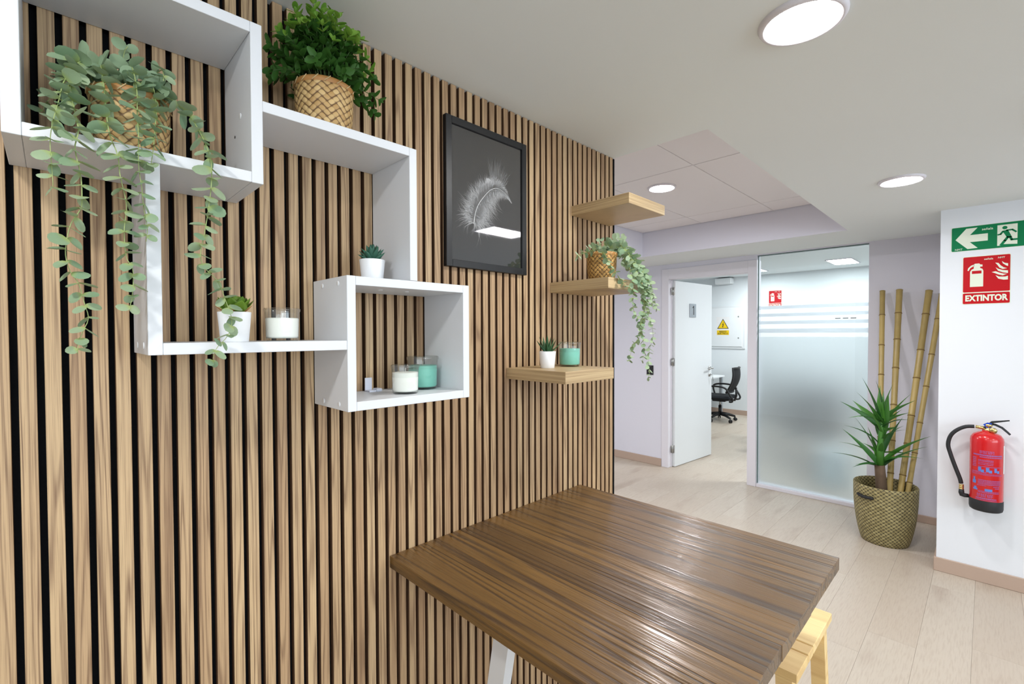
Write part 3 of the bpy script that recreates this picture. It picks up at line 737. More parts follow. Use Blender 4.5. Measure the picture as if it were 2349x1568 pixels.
# ---------------------------------------------------------------- framed feather
p = thing('picture_frame', 'black framed print of a white feather on grey', 'picture', (1.04, YW, 1.984))
PX0, PX1, PZ0, PZ1 = 0.8630, 1.2170, 1.7535, 2.2155
pf, pb = YW - 0.017, YW - 0.0005
bw = 0.0225
m = MB()
prof_in = 0.004
def fr(x0, x1, z0, z1): m.box(x0, x1, pf, pb, z0, z1, 0.0012)
fr(PX0, PX0 + bw, PZ0, PZ1); fr(PX1 - bw, PX1, PZ0, PZ1)
fr(PX0 + bw, PX1 - bw, PZ0, PZ0 + bw); fr(PX0 + bw, PX1 - bw, PZ1 - bw, PZ1)
wobj('frame', m, M['blackframe'], p)
IX0, IX1, IZ0, IZ1 = PX0 + bw, PX1 - bw, PZ0 + bw, PZ1 - bw
pr_ = wobj('print', MB().box(IX0, IX1, YW - 0.0075, YW - 0.0065, IZ0, IZ1), M['print'], p)
wobj('glass_pane', MB().add([(IX0, YW - 0.0115, IZ0), (IX1, YW - 0.0115, IZ0), (IX1, YW - 0.0115, IZ1), (IX0, YW - 0.0115, IZ1)], [(0, 1, 2, 3)]), M['pictureglass'], p)
def alpha_mat(name, col, a):
    mm, nt, bb = new_mat(name)
    bb.inputs['Base Color'].default_value = col; bb.inputs['Alpha'].default_value = a; bb.inputs['Roughness'].default_value = 0.6
    bb.inputs['Specular IOR Level'].default_value = 0.1
    return mm
FE1 = alpha_mat('feather_ink', C(248, 248, 250), 0.85); FE2 = alpha_mat('faint_feather_ink', C(190, 190, 192), 0.34); FE3 = alpha_mat('feather_quill_ink', C(250, 250, 250), 0.85); FE4 = alpha_mat('feather_vane_ink', C(240, 240, 244), 0.72)
rq = resample([(0.978, 1.900), (0.985, 1.935), (1.000, 1.968), (1.026, 2.000), (1.052, 2.024), (1.084, 2.036), (1.118, 2.028), (1.140, 2.012), (1.151, 1.998)] and [(0.978, 0, 1.900), (0.985, 0, 1.935), (1.000, 0, 1.968), (1.026, 0, 2.000), (1.052, 0, 2.024), (1.084, 0, 2.036), (1.118, 0, 2.026), (1.140, 0, 2.012), (1.151, 0, 1.998)], 0.0011)
rnd = random.Random(5)
yF = YW - 0.0082
def barb(mb, p0, d0, ln, bend, w0, segs=7, yy=yF):
    pts = []; q = Vector(p0); dd = Vector(d0).normalized()
    for i in range(segs + 1):
        pts.append(q.copy()); dd = (dd + Vector(bend) / segs).normalized(); q = q + dd * (ln / segs)
    vs = []; fs = []
    for i, a in enumerate(pts):
        tt = (pts[min(i + 1, segs)] - pts[max(i - 1, 0)]).normalized(); nn = Vector((-tt.z, 0, tt.x))
        wv = w0 * (1 - 0.9 * i / segs)
        vs += [(a.x + nn.x * wv, yy, a.z + nn.z * wv), (a.x - nn.x * wv, yy, a.z - nn.z * wv)]
    for i in range(segs): fs.append((2 * i, 2 * i + 1, 2 * i + 3, 2 * i + 2))
    mb.add(vs, fs)
m1 = MB(); m3 = MB()
n = len(rq)
for rep in range(5):
    for i in range(2, n - 2):
        tt = (rq[i + 1] - rq[i - 1]).normalized(); nl = Vector((-tt.z, 0, tt.x)); f_ = i / n
        fluff = max(0, 1 - f_ / 0.72)
        jit = rnd.uniform(-1, 1)
        # upper-left vane
        ln = (0.056 * math.sin(PI * min(1, 0.30 + f_ * 0.72)) + 0.014 * fluff) * rnd.uniform(0.65, 1.12)
        if f_ > 0.8: ln *= (1 - f_) / 0.2 * 0.8 + 0.12
        barb(m1, rq[i], nl * (1.0 - 0.2 * f_) + tt * (0.75 * (1 - fluff) + 0.15) + Vector((jit, 0, rnd.uniform(-1, 1))) * 0.6 * fluff, ln * (1 + 0.3 * fluff * rnd.uniform(-1, 1)),
             tt * 0.3 + Vector((rnd.uniform(-1, 1), 0, rnd.uniform(-1, 1))) * (2.0 * fluff + 0.05), rnd.uniform(0.0002, 0.00066))
        # lower-right vane, short and downy
        ln = (0.060 * math.sin(PI * min(1, 0.28 + f_ * 0.75)) + 0.010 * fluff) * rnd.uniform(0.4, 1.25)
        barb(m1, rq[i], -nl * 0.8 + tt * (0.4 - 0.6 * f_) + Vector((0, 0, -0.5)) + Vector((jit, 0, rnd.uniform(-1, 1))) * 0.6 * fluff, ln * (1 + 0.35 * rnd.uniform(-1, 1)),
             Vector((0.1, 0, -0.5)) + Vector((jit, 0, rnd.uniform(-1, 1))) * (1.6 * fluff + 0.25), rnd.uniform(0.0002, 0.00058))
wobj('feather_barbs', m1, FE1, p, pr_, kind='stuff')
mv = MB()
ov = [(1.034, 2.005), (1.030, 2.030), (1.033, 2.059), (1.045, 2.060), (1.062, 2.054), (1.085, 2.043), (1.110, 2.034), (1.132, 2.020), (1.151, 1.996), (1.138, 2.006), (1.118, 2.021), (1.084, 2.031), (1.054, 2.020)]
mv.add([(x, yF + 0.0001, z) for x, z in ov], [tuple(range(len(ov)))])
wobj('feather_vane', mv, FE4, p, pr_)
qm = MB()
for i in range(0, n - 1):
    a, bq = rq[i], rq[i + 1]; tt = (bq - a).normalized(); nn = Vector((-tt.z, 0, tt.x)); wq = 0.0013 * (1 - i / n) + 0.0003
    qm.add([(a.x + nn.x * wq, yF - 0.0001, a.z + nn.z * wq), (a.x - nn.x * wq, yF - 0.0001, a.z - nn.z * wq), (bq.x - nn.x * wq, yF - 0.0001, bq.z - nn.z * wq), (bq.x + nn.x * wq, yF - 0.0001, bq.z + nn.z * wq)], [(0, 1, 2, 3)])
wobj('feather_quill', qm, FE3, p, pr_)
m2 = MB()
for i in range(150):
    a = rnd.uniform(0, 1)
    barb(m2, (1.060 + 0.05 * a + rnd.uniform(-.006, .006), 0, 2.045 - 0.012 * a), (rnd.uniform(-0.25, 0.25) + (a - 0.5) * 0.5, 0, 1), rnd.uniform(0.05, 0.105) * (1 - 0.45 * abs(a - 0.3)), (0.25, 0, -0.35), rnd.uniform(0.0006, 0.0016), yy=yF + 0.0002)
wobj('faint_feather', m2, FE2, p, pr_, kind='stuff')

# ---------------------------------------------------------------- pots, candles, small plants
def pot(name, label, x, y, z, R=0.029, r=0.0242, h=0.058):
    q = thing(name, label, 'plant', (x, y, z))
    obj('pot', MB().lathe([(0, 0), (r - 0.001, 0), (r, 0.001), (R, h - 0.0006), (R - 0.0006, h), (R - 0.0020, h), (R - 0.0024, h - 0.006), (0, h - 0.006)], 36), M['ceramic'], q)
    obj('soil', MB().lathe([(R - 0.0026, h - 0.0052), (R * 0.5, h - 0.004), (0, h - 0.003)], 20), M['soil'], q)
    return q
def fat_leaf(length, width, thick, curve, n=6, m=7, tipx=0.0):
    """plump pointed leaf along +y, curving towards +z"""
    mb = MB(); vs = []; fs = []
    for i in range(m + 1):
        s_ = i / m
        wv = width * (math.sin(PI * (0.12 + 0.88 * s_) ** 0.9)) ** 0.8 * (1 if s_ < 1 else 0) + 0.02 * width
        tv = thick * (1 - s_) ** 0.6 * (0.55 + 0.45 * math.sin(PI * min(1, s_ + 0.25))) + 0.01 * thick
        c = Vector((0, length * s_, curve * s_ * s_))
        for k in range(n):
            a = 2 * PI * k / n
            cup = 0.35 * thick * (math.cos(a) ** 2) * math.sin(PI * s_)
            vs.append((c.x + wv / 2 * math.cos(a), c.y, c.z + tv / 2 * math.sin(a) + cup))
    for i in range(m):
        for k in range(n): fs.append((i * n + k, i * n + (k + 1) % n, (i + 1) * n + (k + 1) % n, (i + 1) * n + k))
    fs.append(tuple(range(n))[::-1]); fs.append(tuple(m * n + k for k in range(n)))
    mb.add(vs, fs, True)
    return mb
# green succulent on the big white box
q = pot('succulent_plant', 'green rosette succulent in a white pot, left of the white jar candle', 0.2555, 1.030, BZ0 + B)
me = fat_leaf(1, 0.85, 0.14, 0.28).mesh('leaf'); me.materials.append(M['succ_green'])
mt = fat_leaf(1, 0.30, 0.16, 0.25).mesh('leaf'); mt.materials.append(M['succ_tip'])
rr = random.Random(2)
for i in range(26):
    a = i * 2.39996; s_ = i / 25
    el = math.radians(24 + 56 * s_ + rr.uniform(-6, 6))
    ln = 0.039 - 0.010 * s_
    dd = Vector((math.cos(a) * math.cos(el), math.sin(a) * math.cos(el), math.sin(el)))
    o = obj('leaf', me, None, q); place(o, (0.006 * math.cos(a), 0.006 * math.sin(a), 0.054 + 0.004 * s_), frame(dd, (0, 0, 1)), ln)
for a in (2.9, 5.6, 4.3):
    dd = Vector((math.cos(a) * 0.93, math.sin(a) * 0.93, 0.36)); o = obj('leaf', mt, None, q); place(o, (0.012 * math.cos(a), 0.012 * math.sin(a), 0.056), frame(dd, (0, 0, 1)), 0.026)
# dark succulent on the lowest box
q = pot('succulent_plant', 'blue-green succulent with blunt plump leaves in a white pot beside the upright board', 0.5665, 1.065, CZ1 - .0003, 0.0305, 0.0255, 0.052)
me = fat_leaf(1, 0.40, 0.26, 0.12).mesh('leaf'); me.materials.append(M['succ_dark'])
for i in range(34):
    a = i * 2.39996 + 0.4; s_ = i / 33
    el = math.radians(20 + 66 * s_ + rr.uniform(-5, 5)); ln = 0.036 - 0.002 * s_
    dd = Vector((math.cos(a) * math.cos(el), math.sin(a) * math.cos(el), math.sin(el)))
    o = obj('leaf', me, None, q); place(o, (0.005 * math.cos(a), 0.005 * math.sin(a), 0.049 + 0.007 * s_), frame(dd, (0, 0, 1)), ln * rr.uniform(0.9, 1.08))
# aloe on the lowest oak shelf
q = pot('aloe_plant', 'spiky dark green plant in a white pot on the lowest oak shelf', 1.2235, 1.068, 1.4263)
me = fat_leaf(1, 0.17, 0.10, 0.16).mesh('leaf'); me.materials.append(M['aloe'])
for (a, e, ln) in ((3.5, 38, .062), (3.0, 58, .064), (2.2, 66, .060), (0.4, 70, .058), (1.3, 76, .062), (5.6, 60, .058), (5.9, 33, .066), (0.2, 48, .056), (4.4, 62, .050), (5.1, 66, .046), (1.9, 50, .052), (3.9, 70, .044), (2.6, 44, .05)):
    a -= 0.55
    el = math.radians(e); dd = Vector((math.cos(a) * math.cos(el), math.sin(a) * math.cos(el), math.sin(el)))
    o = obj('leaf', me, None, q); place(o, (0.004 * math.cos(a), 0.004 * math.sin(a), 0.050), frame(dd, (0, 0, 1)), ln)

def candle(label, x, y, z, R, h, wax, wf=0.70):
    c = thing('jar_candle', label, 'candle', (x, y, z), 'candles in glass jars')
    g = MB()
    g.lathe([(0, 0.0), (R * 0.86, 0.0), (R * 0.92, 0.003), (R * 0.95, h * 0.5), (R * 0.985, h * 0.84), (R * 0.985, h * 0.88), (R * 1.03, h * 0.905), (R * 1.035, h * 0.97), (R * 1.0, h), (R * 0.965, h * 0.99), (R * 0.955, h * 0.9), (R * 0.92, h * 0.5), (R * 0.89, 0.006), (0, 0.005)], 44)
    obj('jar', g, M['jar'], c)
    top = h * wf
    obj('wax', MB().lathe([(0, 0.0056), (R * 0.875, 0.0062), (R * 0.90, 0.010), (R * 0.935, top - 0.002), (R * 0.92, top), (R * 0.5, top + 0.0004), (0, top)], 44), wax, c)
    obj('wick', MB().tube([(0, 0, top - 0.002), (0.0005, 0, top + 0.004), (0.0015, 0.0005, top + 0.011)], 0.001, 6), M['wick'], c)
    return c
candle('white candle in a glass jar beside the green succulent', 0.3560, 1.068, BZ0 + B, 0.0348, 0.070, M['wax'])
candle('white candle in a glass jar inside the lowest white box', 0.6480, 1.050, CZ0 + B, 0.0352, 0.073, M['wax'], 0.74)
candle('green candle in a glass jar in the lowest white box', 0.7400, 1.108, CZ0 + B, 0.0425, 0.090, M['waxgreen'], 0.72)
candle('green candle in a glass jar on the lowest oak shelf', 1.3460, 1.068, 1.4263, 0.0400, 0.088, M['waxgreen'], 0.73)

# ---------------------------------------------------------------- plants in baskets
def basket(par, R, r, h, mat, seedling=0):
    m = MB(); prof = []
    for i in range(15):
        s_ = i / 14
        prof.append((r + (R - r) * s_ + 0.0028 * math.sin(PI * s_), h * s_))
    m.lathe([(0, 0.0005)] + prof, 48)
    m.lathe([(R - 0.002, h), (R - 0.0035, h - 0.02), (0, h - 0.022)], 48)
    obj('basket', m, mat, par)
    # folded rim with its cross stitches
    rm = MB(); rm.lathe([(R + 0.0005, h - 0.010), (R + 0.0022, h - 0.006), (R + 0.0020, h + 0.0005), (R - 0.0005, h + 0.0022), (R - 0.003, h), (R - 0.003, h - 0.008)], 48)
    obj('rim', rm, M['rim'], par)
    st = MB()
    for k in range(16):
        a0 = 2 * PI * k / 16; a1 = a0 + 0.2
        pts = [((R + 0.0028) * math.cos(a0 + (a1 - a0) * u), (R + 0.0028) * math.sin(a0 + (a1 - a0) * u), h - 0.010 + 0.012 * u) for u in (0, .5, 1)]
        st.tube(pts, 0.0011, 5)
    obj('rim_stitch', st, M['twine'], par, kind='stuff')
def round_leaf(wid=0.86, cup=0.10, n=12, tip=0.0):
    m = MB(); vs = [(0, 0, 0)]; ring = []
    for i in range(n):
        a = -PI / 2 + 2 * PI * i / n
        x = wid / 2 * math.cos(a); yv = 0.5 + 0.5 * math.sin(a)
        x *= 1 - tip * max(0, yv - 0.4)
        vs.append((x, yv, cup * (abs(x) * 1.6 + 0.5 * (yv - 0.3) ** 2)))
    vs.append((0, 0.52, 0.0))
    ce_ = len(vs) - 1
    fs = [(ce_, 1 + i, 1 + (i + 1) % n) for i in range(n)]
    m.add(vs[0:1], []); m.v = []; m.add([v for v in vs[1:]], [(n, i, (i + 1) % n) for i in range(n)], True)
    return m
euc_meshes = []
for wd, cp in ((0.92, 0.12), (0.80, 0.22), (0.70, 0.05), (0.86, -0.12)):
    em = round_leaf(wd, cp).mesh('leaf'); em.materials.append(M['leaf_euc']); euc_meshes.append(em)
def trailing(par, vines, step, size, seed, droop=0.35, taper=0.35, cap=300, tuft=0, tsize=0.025, tz=(0.1, 0.14), tr=0.05):
    """stems with pairs of round leaves; the leaves nearest the camera are separate parts, the others one part"""
    rn = random.Random(seed); L0 = par.location; cand = []
    for v in vines:
        pts = resample(v, 0.008)
        rad = [0.0011 * (1 - 0.55 * i / len(pts)) for i in range(len(pts))]
        sm_ = MB().tube([p_ - L0 for p_ in pts], rad, 6)
        obj('stem', sm_, M['stem_euc'], par)
        nodes = resample(v, step); ang = rn.uniform(0, PI)
        for i, p_ in enumerate(nodes):
            if i == 0: continue
            a = nodes[max(i - 1, 0)]; bq = nodes[min(i + 1, len(nodes) - 1)]
            tt = (bq - a).normalized(); e = tt.orthogonal().normalized(); g = tt.cross(e)
            ang += PI / 2 + rn.uniform(-0.5, 0.5)
            sc = size * (1 - taper * (i / len(nodes)) ** 1.6)
            for sgn in (0, PI):
                aa = ang + sgn + rn.uniform(-0.3, 0.3)
                dd = e * math.cos(aa) + g * math.sin(aa) + tt * rn.uniform(0.0, 0.6) + Vector((0, 0, -droop * rn.uniform(0.0, 1.0)))
                if dd.y > 0.55: dd.y *= 0.4
                up = -tt * 0.7 + Vector((rn.uniform(-.7, .7), rn.uniform(-1.3, 0.1), rn.uniform(0, .8)))
                cand.append((p_ - L0, frame(dd, up), sc * rn.uniform(0.78, 1.15), 0.0 if i > 3 else 0.04))
    for i in range(tuft):
        a = rn.uniform(0, 2 * PI); r_ = rn.uniform(0.008, tr)
        p_ = Vector((r_ * math.cos(a) - 0.006, r_ * math.sin(a) - 0.008, rn.uniform(*tz)))
        dd = Vector((math.cos(a), math.sin(a) - 0.3, rn.uniform(-0.3, 0.9)))
        cand.append((p_, frame(dd, (rn.uniform(-.5, .5), -1, rn.uniform(0, 1))), tsize * rn.uniform(0.85, 1.2), 0.0))
    cand.sort(key=lambda c_: (c_[0] + L0 - Vector((0, 0, CAM_H))).length + c_[3])
    rest = MB()
    for i, (p_, R_, sc, _) in enumerate(cand):
        src = rn.choice(euc_meshes)
        if i < cap: place(obj('leaf', src, None, par), p_, R_, sc)
        else: rest.add([p_ + R_ @ (v_.co * sc) for v_ in src.vertices], [tuple(f2.vertices) for f2 in src.polygons], True)
    if rest.v: obj('inner_leaves', rest, M['leaf_euc_plain'], par, kind='stuff')
# eucalyptus in the upper white box
q = thing('trailing_plant', 'large trailing eucalyptus in a plaited basket, hanging out of the upper white box', 'plant', (0.109, 1.088, AZ0 + B))
basket(q, 0.0575, 0.0505, 0.112, M['basket'])
obj('soil', MB().lathe([(0.054, 0.095), (0.03, 0.100), (0, 0.102)], 20), M['soil'], q)
trailing(q, EUC1, 0.0170, 0.0290, 11, droop=0.25, cap=298, tuft=42, tsize=0.027, tz=(0.106, 0.150), tr=0.055)

# bushy plant on the big white box
q = thing('bushy_plant', 'dense green leafy plant in a plaited basket under the ceiling', 'plant', (0.456, 1.075, BZ1))
basket(q, 0.0625, 0.0560, 0.108, M['basket'])
obj('soil', MB().lathe([(0.058, 0.094), (0.03, 0.098), (0, 0.1)], 20), M['soil'], q)
bush_me = []; lit_young_me = []
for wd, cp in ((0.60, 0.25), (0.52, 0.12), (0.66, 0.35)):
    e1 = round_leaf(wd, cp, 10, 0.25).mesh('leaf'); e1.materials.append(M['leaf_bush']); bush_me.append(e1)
    e2 = round_leaf(wd, cp, 10, 0.25).mesh('leaf'); e2.materials.append(M['leaf_lit_young']); lit_young_me.append(e2)
rn = random.Random(21)
stuff = MB(); stems = MB(); nleaf = 0
cand = []
for i in range(84):
    a = i * 2.39996; s_ = (i + 0.5) / 84
    el = math.radians(-6 + 93 * s_ ** 0.9 + rn.uniform(-9, 9))
    ln = 0.128 - 0.030 * s_ + rn.uniform(-0.014, 0.014)
    rx = 1.0
    end = Vector((rx * ln * math.cos(el) * math.cos(a), 0.74 * ln * math.cos(el) * math.sin(a) - 0.006, 0.108 + 0.055 * (1 - s_) * 0.3 + ln * 1.46 * math.sin(el)))
    if end.y > 0.085: end.y = 0.085
    if end.z > 0.312: end.z = 0.312
    st = Vector((0.03 * math.cos(a) * (1 - s_), 0.03 * math.sin(a) * (1 - s_), 0.098))
    mid = st.lerp(end, 0.5) + Vector((0, 0, 0.02))
    path = resample([st, mid, end], 0.0125)
    stems.tube(path, [0.0013 * (1 - 0.6 * k_ / len(path)) for k_ in range(len(path))], 5)
    ang = rn.uniform(0, PI)
    for k_, p_ in enumerate(path):
        f_ = k_ / max(1, len(path) - 1)
        if f_ < 0.3: continue
        tt = (path[min(k_ + 1, len(path) - 1)] - path[max(k_ - 1, 0)]).normalized()
        e = tt.orthogonal().normalized(); g = tt.cross(e); ang += PI / 2 + rn.uniform(-.4, .4)
        for sg in (0, PI):
            dd = (e * math.cos(ang + sg) + g * math.sin(ang + sg)) * 0.9 + tt * rn.uniform(0.3, 0.9)
            R_ = frame(dd, tt + Vector((rn.uniform(-.4, .4), rn.uniform(-.4, .4), rn.uniform(0, .5))))
            cand.append((p_, R_, (0.0255 - 0.0085 * max(0, f_ - 0.5)) * rn.uniform(0.85, 1.2), f_))
        if k_ == len(path) - 1:
            R_ = frame(tt + Vector((0.2, 0, 0)), e); cand.append((p_, R_, 0.0135, 1.0))
# leaves nearest the room are separate, the rest inside the crown in one part
cand.sort(key=lambda c_: -(c_[0].length - 0.25 * c_[0].y + 0.2 * c_[3]))
for i, (p_, R_, sc, f_) in enumerate(cand):
    if p_.z > 0.301: p_ = Vector((p_.x, p_.y, 0.301))
    if i < 296:
        lit_young = (p_.z > 0.17 and f_ > 0.55) or (f_ > 0.92 and rn.random() < 0.5)  # pale top leaves paint light from above; random pale tips are new growth
        o = obj('leaf', rn.choice(lit_young_me if lit_young else bush_me), None, q); place(o, p_, R_, sc)
    else:
        src = bush_me[i % 3]
        stuff.add([p_ + R_ @ (v_.co * sc) for v_ in src.vertices], [tuple(f2.vertices) for f2 in src.polygons], True)
obj('inner_leaves', stuff, M['leaf_bush'], q, kind='stuff')
obj('stems', stems, M['stem_bush'], q, kind='stuff')

# eucalyptus on the middle oak shelf
q = thing('trailing_plant', 'smaller trailing eucalyptus in a brown basket on the middle oak shelf', 'plant', (1.449, 1.000, 1.7386))
basket(q, 0.0545, 0.0465, 0.098, M['basketdark'])
obj('soil', MB().lathe([(0.050, 0.086), (0.03, 0.09), (0, 0.092)], 20), M['soil'], q)
trailing(q, EUC2, 0.0165, 0.0255, 12, droop=0.45, cap=298, tuft=26, tsize=0.025, tz=(0.095, 0.135), tr=0.05)

# ---------------------------------------------------------------- yucca basket with canes
bxp = Vector((4.385, 0.520, 0.0))
q = thing('planter_basket', 'olive woven floor basket with dark handles beside the pier', 'basket', bxp)
m = MB(); prof = []
for i in range(19):
    s_ = i / 18
    prof.append((0.140 + 0.052 * s_ ** 0.7 + 0.010 * math.sin(PI * s_), 0.42 * s_))
m.lathe([(0, 0.001), (0.130, 0.0)] + prof + [(0.188, 0.427), (0.182, 0.424), (0.176, 0.40), (0.158, 0.20)], 64)
obj('basket_body', m, M['rope'], q)
m = MB(); m.lathe([(0.160, 0.30), (0.10, 0.305), (0, 0.31)], 32); obj('soil', m, M['soil'], q)
for a0 in (math.radians(150), math.radians(-30)):
    pts = []
    for k_ in range(9):
        a = a0 - 0.30 + 0.60 * k_ / 8
        pts.append((0.1965 * math.cos(a), 0.1965 * math.sin(a), 0.348 - 0.004 * math.cos((k_ - 4) * 0.5)))
    m = MB(); m.tube(pts, [0.010, 0.012, 0.012, 0.012, 0.012, 0.012, 0.012, 0.012, 0.010], 8)
    obj('handle', m, M['black'], q)
y_ = thing('yucca_plant', 'yucca with sword leaves growing from the olive basket', 'plant', (4.37, 0.542, 0.30))
Ly = Vector(y_.location)
m = MB(); pts = [(4.37, 0.535, 0.30), (4.37, 0.540, 0.40), (4.37, 0.546, 0.48), (4.37, 0.552, 0.56)]
m.tube([Vector(p_) - Ly for p_ in pts], [0.036, 0.035, 0.033, 0.031], 14); obj('trunk', m, M['trunk'], y_)
m = MB(); m.tube([Vector(p_) - Ly for p_ in [(4.37, 0.552, 0.56), (4.37, 0.548, 0.68), (4.37, 0.543, 0.80), (4.37, 0.543, 0.90)]], [0.028, 0.024, 0.018, 0.008], 10); obj('stem', m, M['leaf_yucca'], y_)
def sword(a, b_, wid, rn, name='leaf'):
    a = Vector(a); b_ = Vector(b_); d_ = b_ - a; ln = d_.length; t_ = d_.normalized()
    side = t_.cross(Vector((rn.uniform(-.3, .3), rn.uniform(-.3, .3), 1)))
    if side.length < 0.15: side = t_.cross(Vector((1, 0.4, 0)))
    side.normalize(); up = side.cross(t_).normalized()
    if up.z < 0: up = -up
    if rn.random() < 0.5 and t_.z > 0.5: side, up = (side * 0.6 + up * 0.8).normalized(), (up * 0.6 - side * 0.8).normalized()
    vs = []; fs = []; nseg = 9
    sag = ln * rn.uniform(0.05, 0.12)
    for i in range(nseg + 1):
        s_ = i / nseg
        c = a + d_ * s_ + up * (sag * 4 * s_ * (1 - s_)) * (0.6 if t_.z > 0.7 else 1)
        wv = wid * (0.55 + 0.45 * math.sin(PI * min(1, 0.15 + s_))) * (1 - s_ ** 2.4) + 0.0006
        vs += [c - side * wv / 2 + up * wv * 0.22, c, c + side * wv / 2 + up * wv * 0.22]
    for i in range(nseg):
        for k_ in (0, 1): fs.append((3 * i + k_, 3 * i + k_ + 1, 3 * i + 4 + k_, 3 * i + 3 + k_))
    mb = MB(); mb.add([v - Ly for v in vs], fs, True)
    obj(name, mb, M['leaf_yucca'], y_)
rn = random.Random(8)
for a, b_ in YUC: sword(a, b_, 0.044 * rn.uniform(0.8, 1.2), rn)
for i in range(12):
    a = i * 2.4; hgt = 0.52 + 0.36 * (i / 12); el = math.radians(5 + 55 * (i / 12) + rn.uniform(-10, 10)); ln = rn.uniform(0.20, 0.30)
    st = (4.37, 0.545, hgt); en = (4.37 + ln * math.cos(a) * math.cos(el), 0.545 + ln * math.sin(a) * math.cos(el) * 0.9, hgt + ln * math.sin(el))
    if en[1] < 0.24: en = (en[0], 0.25, en[2])
    sword(st, en, 0.034, rn)
for (p0, p1, r0, lb) in (((4.44, 0.560, 0.345), (4.972, 0.622, 1.889), 0.0195, 'thin bamboo cane, leftmost of the four behind the yucca'),
                        ((4.44, 0.500, 0.345), (4.968, 0.511, 1.890), 0.0225, 'thick bamboo cane, second from the left behind the yucca'),
                        ((4.44, 0.440, 0.345), (4.968, 0.329, 1.872), 0.0230, 'thick bamboo cane leaning right, third behind the yucca'),
                        ((4.43, 0.398, 0.345), (4.950, 0.252, 1.840), 0.0190, 'bamboo cane leaning right behind the pier edge')):
    p0 = Vector(p0); p1 = Vector(p1); bq = thing('bamboo_cane', lb, 'bamboo', p0, 'bamboo canes in the olive basket')
    d_ = p1 - p0; ln = d_.length; t_ = d_.normalized()
    rn2 = random.Random(int(r0 * 1e5)); nd = [0.0]; s_ = rn2.uniform(0.10, 0.2)
    while s_ < ln - 0.05:
        nd.append(s_); s_ += rn2.uniform(0.21, 0.30)
    nd.append(ln)
    for a, b2 in zip(nd, nd[1:]):
        k_ = 1 - 0.22 * (1 - a / ln) * 0; ra = r0 * (0.86 + 0.14 * a / ln); rb = r0 * (0.86 + 0.14 * b2 / ln)
        m = MB(); m.tube([t_ * a, t_ * (a + 0.012), t_ * ((a + b2) / 2), t_ * (b2 - 0.012), t_ * b2], [ra * 1.06, ra * 0.98, (ra + rb) / 2 * 0.95, rb * 0.98, rb * 1.05], 16)
        obj('culm', m, M['bamboo'], bq)
    for a in nd[1:-1]:
        ra = r0 * (0.86 + 0.14 * a / ln)
        m = MB(); m.tube([t_ * (a - 0.004), t_ * (a - 0.0015), t_ * (a + 0.0015), t_ * (a + 0.004)], [ra * 1.03, ra * 1.12, ra * 1.12, ra * 1.03], 16); obj('node', m, M['bamboonode'], bq)

# ---------------------------------------------------------------- fire extinguisher
EX = Vector((3.996, -0.004, 0.475))
q = thing('fire_extinguisher', 'red fire extinguisher with a black hose hanging on the white pier', 'extinguisher', EX)
R = 0.0735
obj('cylinder', MB().lathe([(R * 0.99, 0.060), (R, 0.062), (R, 0.418), (R * 0.97, 0.436), (R * 0.82, 0.455), (R * 0.5, 0.468), (0.022, 0.472), (0.022, 0.480), (0, 0.480)], 48), M['red'], q)
obj('base_cover', MB().lathe([(0, 0.004), (R * 0.88, 0.0), (R * 0.97, 0.005), (R * 1.012, 0.018), (R * 1.015, 0.066), (R * 1.003, 0.068)], 48), M['rubber'], q)
def ex(pts): return [Vector((3.996, b_, c)) - EX for (_, b_, c) in pts]
nk = MB(); nk.lathe([(0.021, 0.478), (0.021, 0.488), (0.014, 0.490), (0.014, 0.502), (0.018, 0.504), (0.018, 0.518), (0, 0.520)], 18, c=(0, -0.006, 0))
nk.tube(ex([(0, 0.045, 0.970), (0, 0.006, 0.966)]), [0.0095, 0.0095], 12)
nk.lathe([(0, -0.004), (0.017, -0.004), (0.017, 0.004), (0, 0.004)], 18, M=Matrix.Translation((-0.024, -0.026, 0.484)) @ Matrix.Rotation(PI / 2, 4, 'Y'))
obj('valve', nk, M['brass'], q)
obj('hose', MB().tube(resample(ex([(0, 0.050, 0.970), (0, 0.087, 0.964), (0, 0.125, 0.939), (0, 0.154, 0.900), (0, 0.166, 0.843), (0, 0.155, 0.786), (0, 0.133, 0.710), (0, 0.110, 0.637), (0, 0.104, 0.602)]), 0.012), 0.0108, 12), M['rubber'], q)
fm = MB()
for zz in (0.604, 0.593, 0.582): fm.tube(ex([(0, 0.1035, zz), (0, 0.1030, zz - 0.009)]), 0.0118, 12)
obj('hose_fitting', fm, M['brass'], q)
obj('nozzle', MB().tube(ex([(0, 0.103, 0.576), (0, 0.103, 0.555), (0, 0.100, 0.543), (0, 0.088, 0.540), (0, 0.070, 0.541)]), [0.012, 0.014, 0.0145, 0.013, 0.011], 12), M['rubber'], q)
lv = MB()
lv.prism([(0.018, 0.488), (-0.004, 0.515), (-0.022, 0.536), (-0.096, 0.552), (-0.097, 0.547), (-0.030, 0.527), (-0.020, 0.508), (-0.024, 0.488)], -0.009, 0.009, Matrix(((0, 0, 1, 0), (1, 0, 0, 0.004), (0, 1, 0, 0), (0, 0, 0, 1))))
lv.tube([Vector((0, -0.010, 0.522)), Vector((0, -0.035, 0.517)), Vector((0, -0.062, 0.503)), Vector((0, -0.084, 0.480)), Vector((0, -0.096, 0.466))], [0.008, 0.008, 0.008, 0.0075, 0.007], 8, True, 0.45)
obj('lever', lv, M['rubber'], q)
obj('safety_tag', MB().prism([(0.015, 0.515), (-0.004, 0.528), (-0.022, 0.525), (-0.018, 0.498), (-0.002, 0.492)], -0.0135, -0.0095, Matrix(((0, 0, 1, 0), (1, 0, 0, 0.002), (0, 1, 0, 0), (0, 0, 0, 1)))), M['blue'], q)
obj('wall_bracket', MB().box(0.06, 0.082, -0.02, 0.02, 0.40, 0.49), M['darksteel'], q)
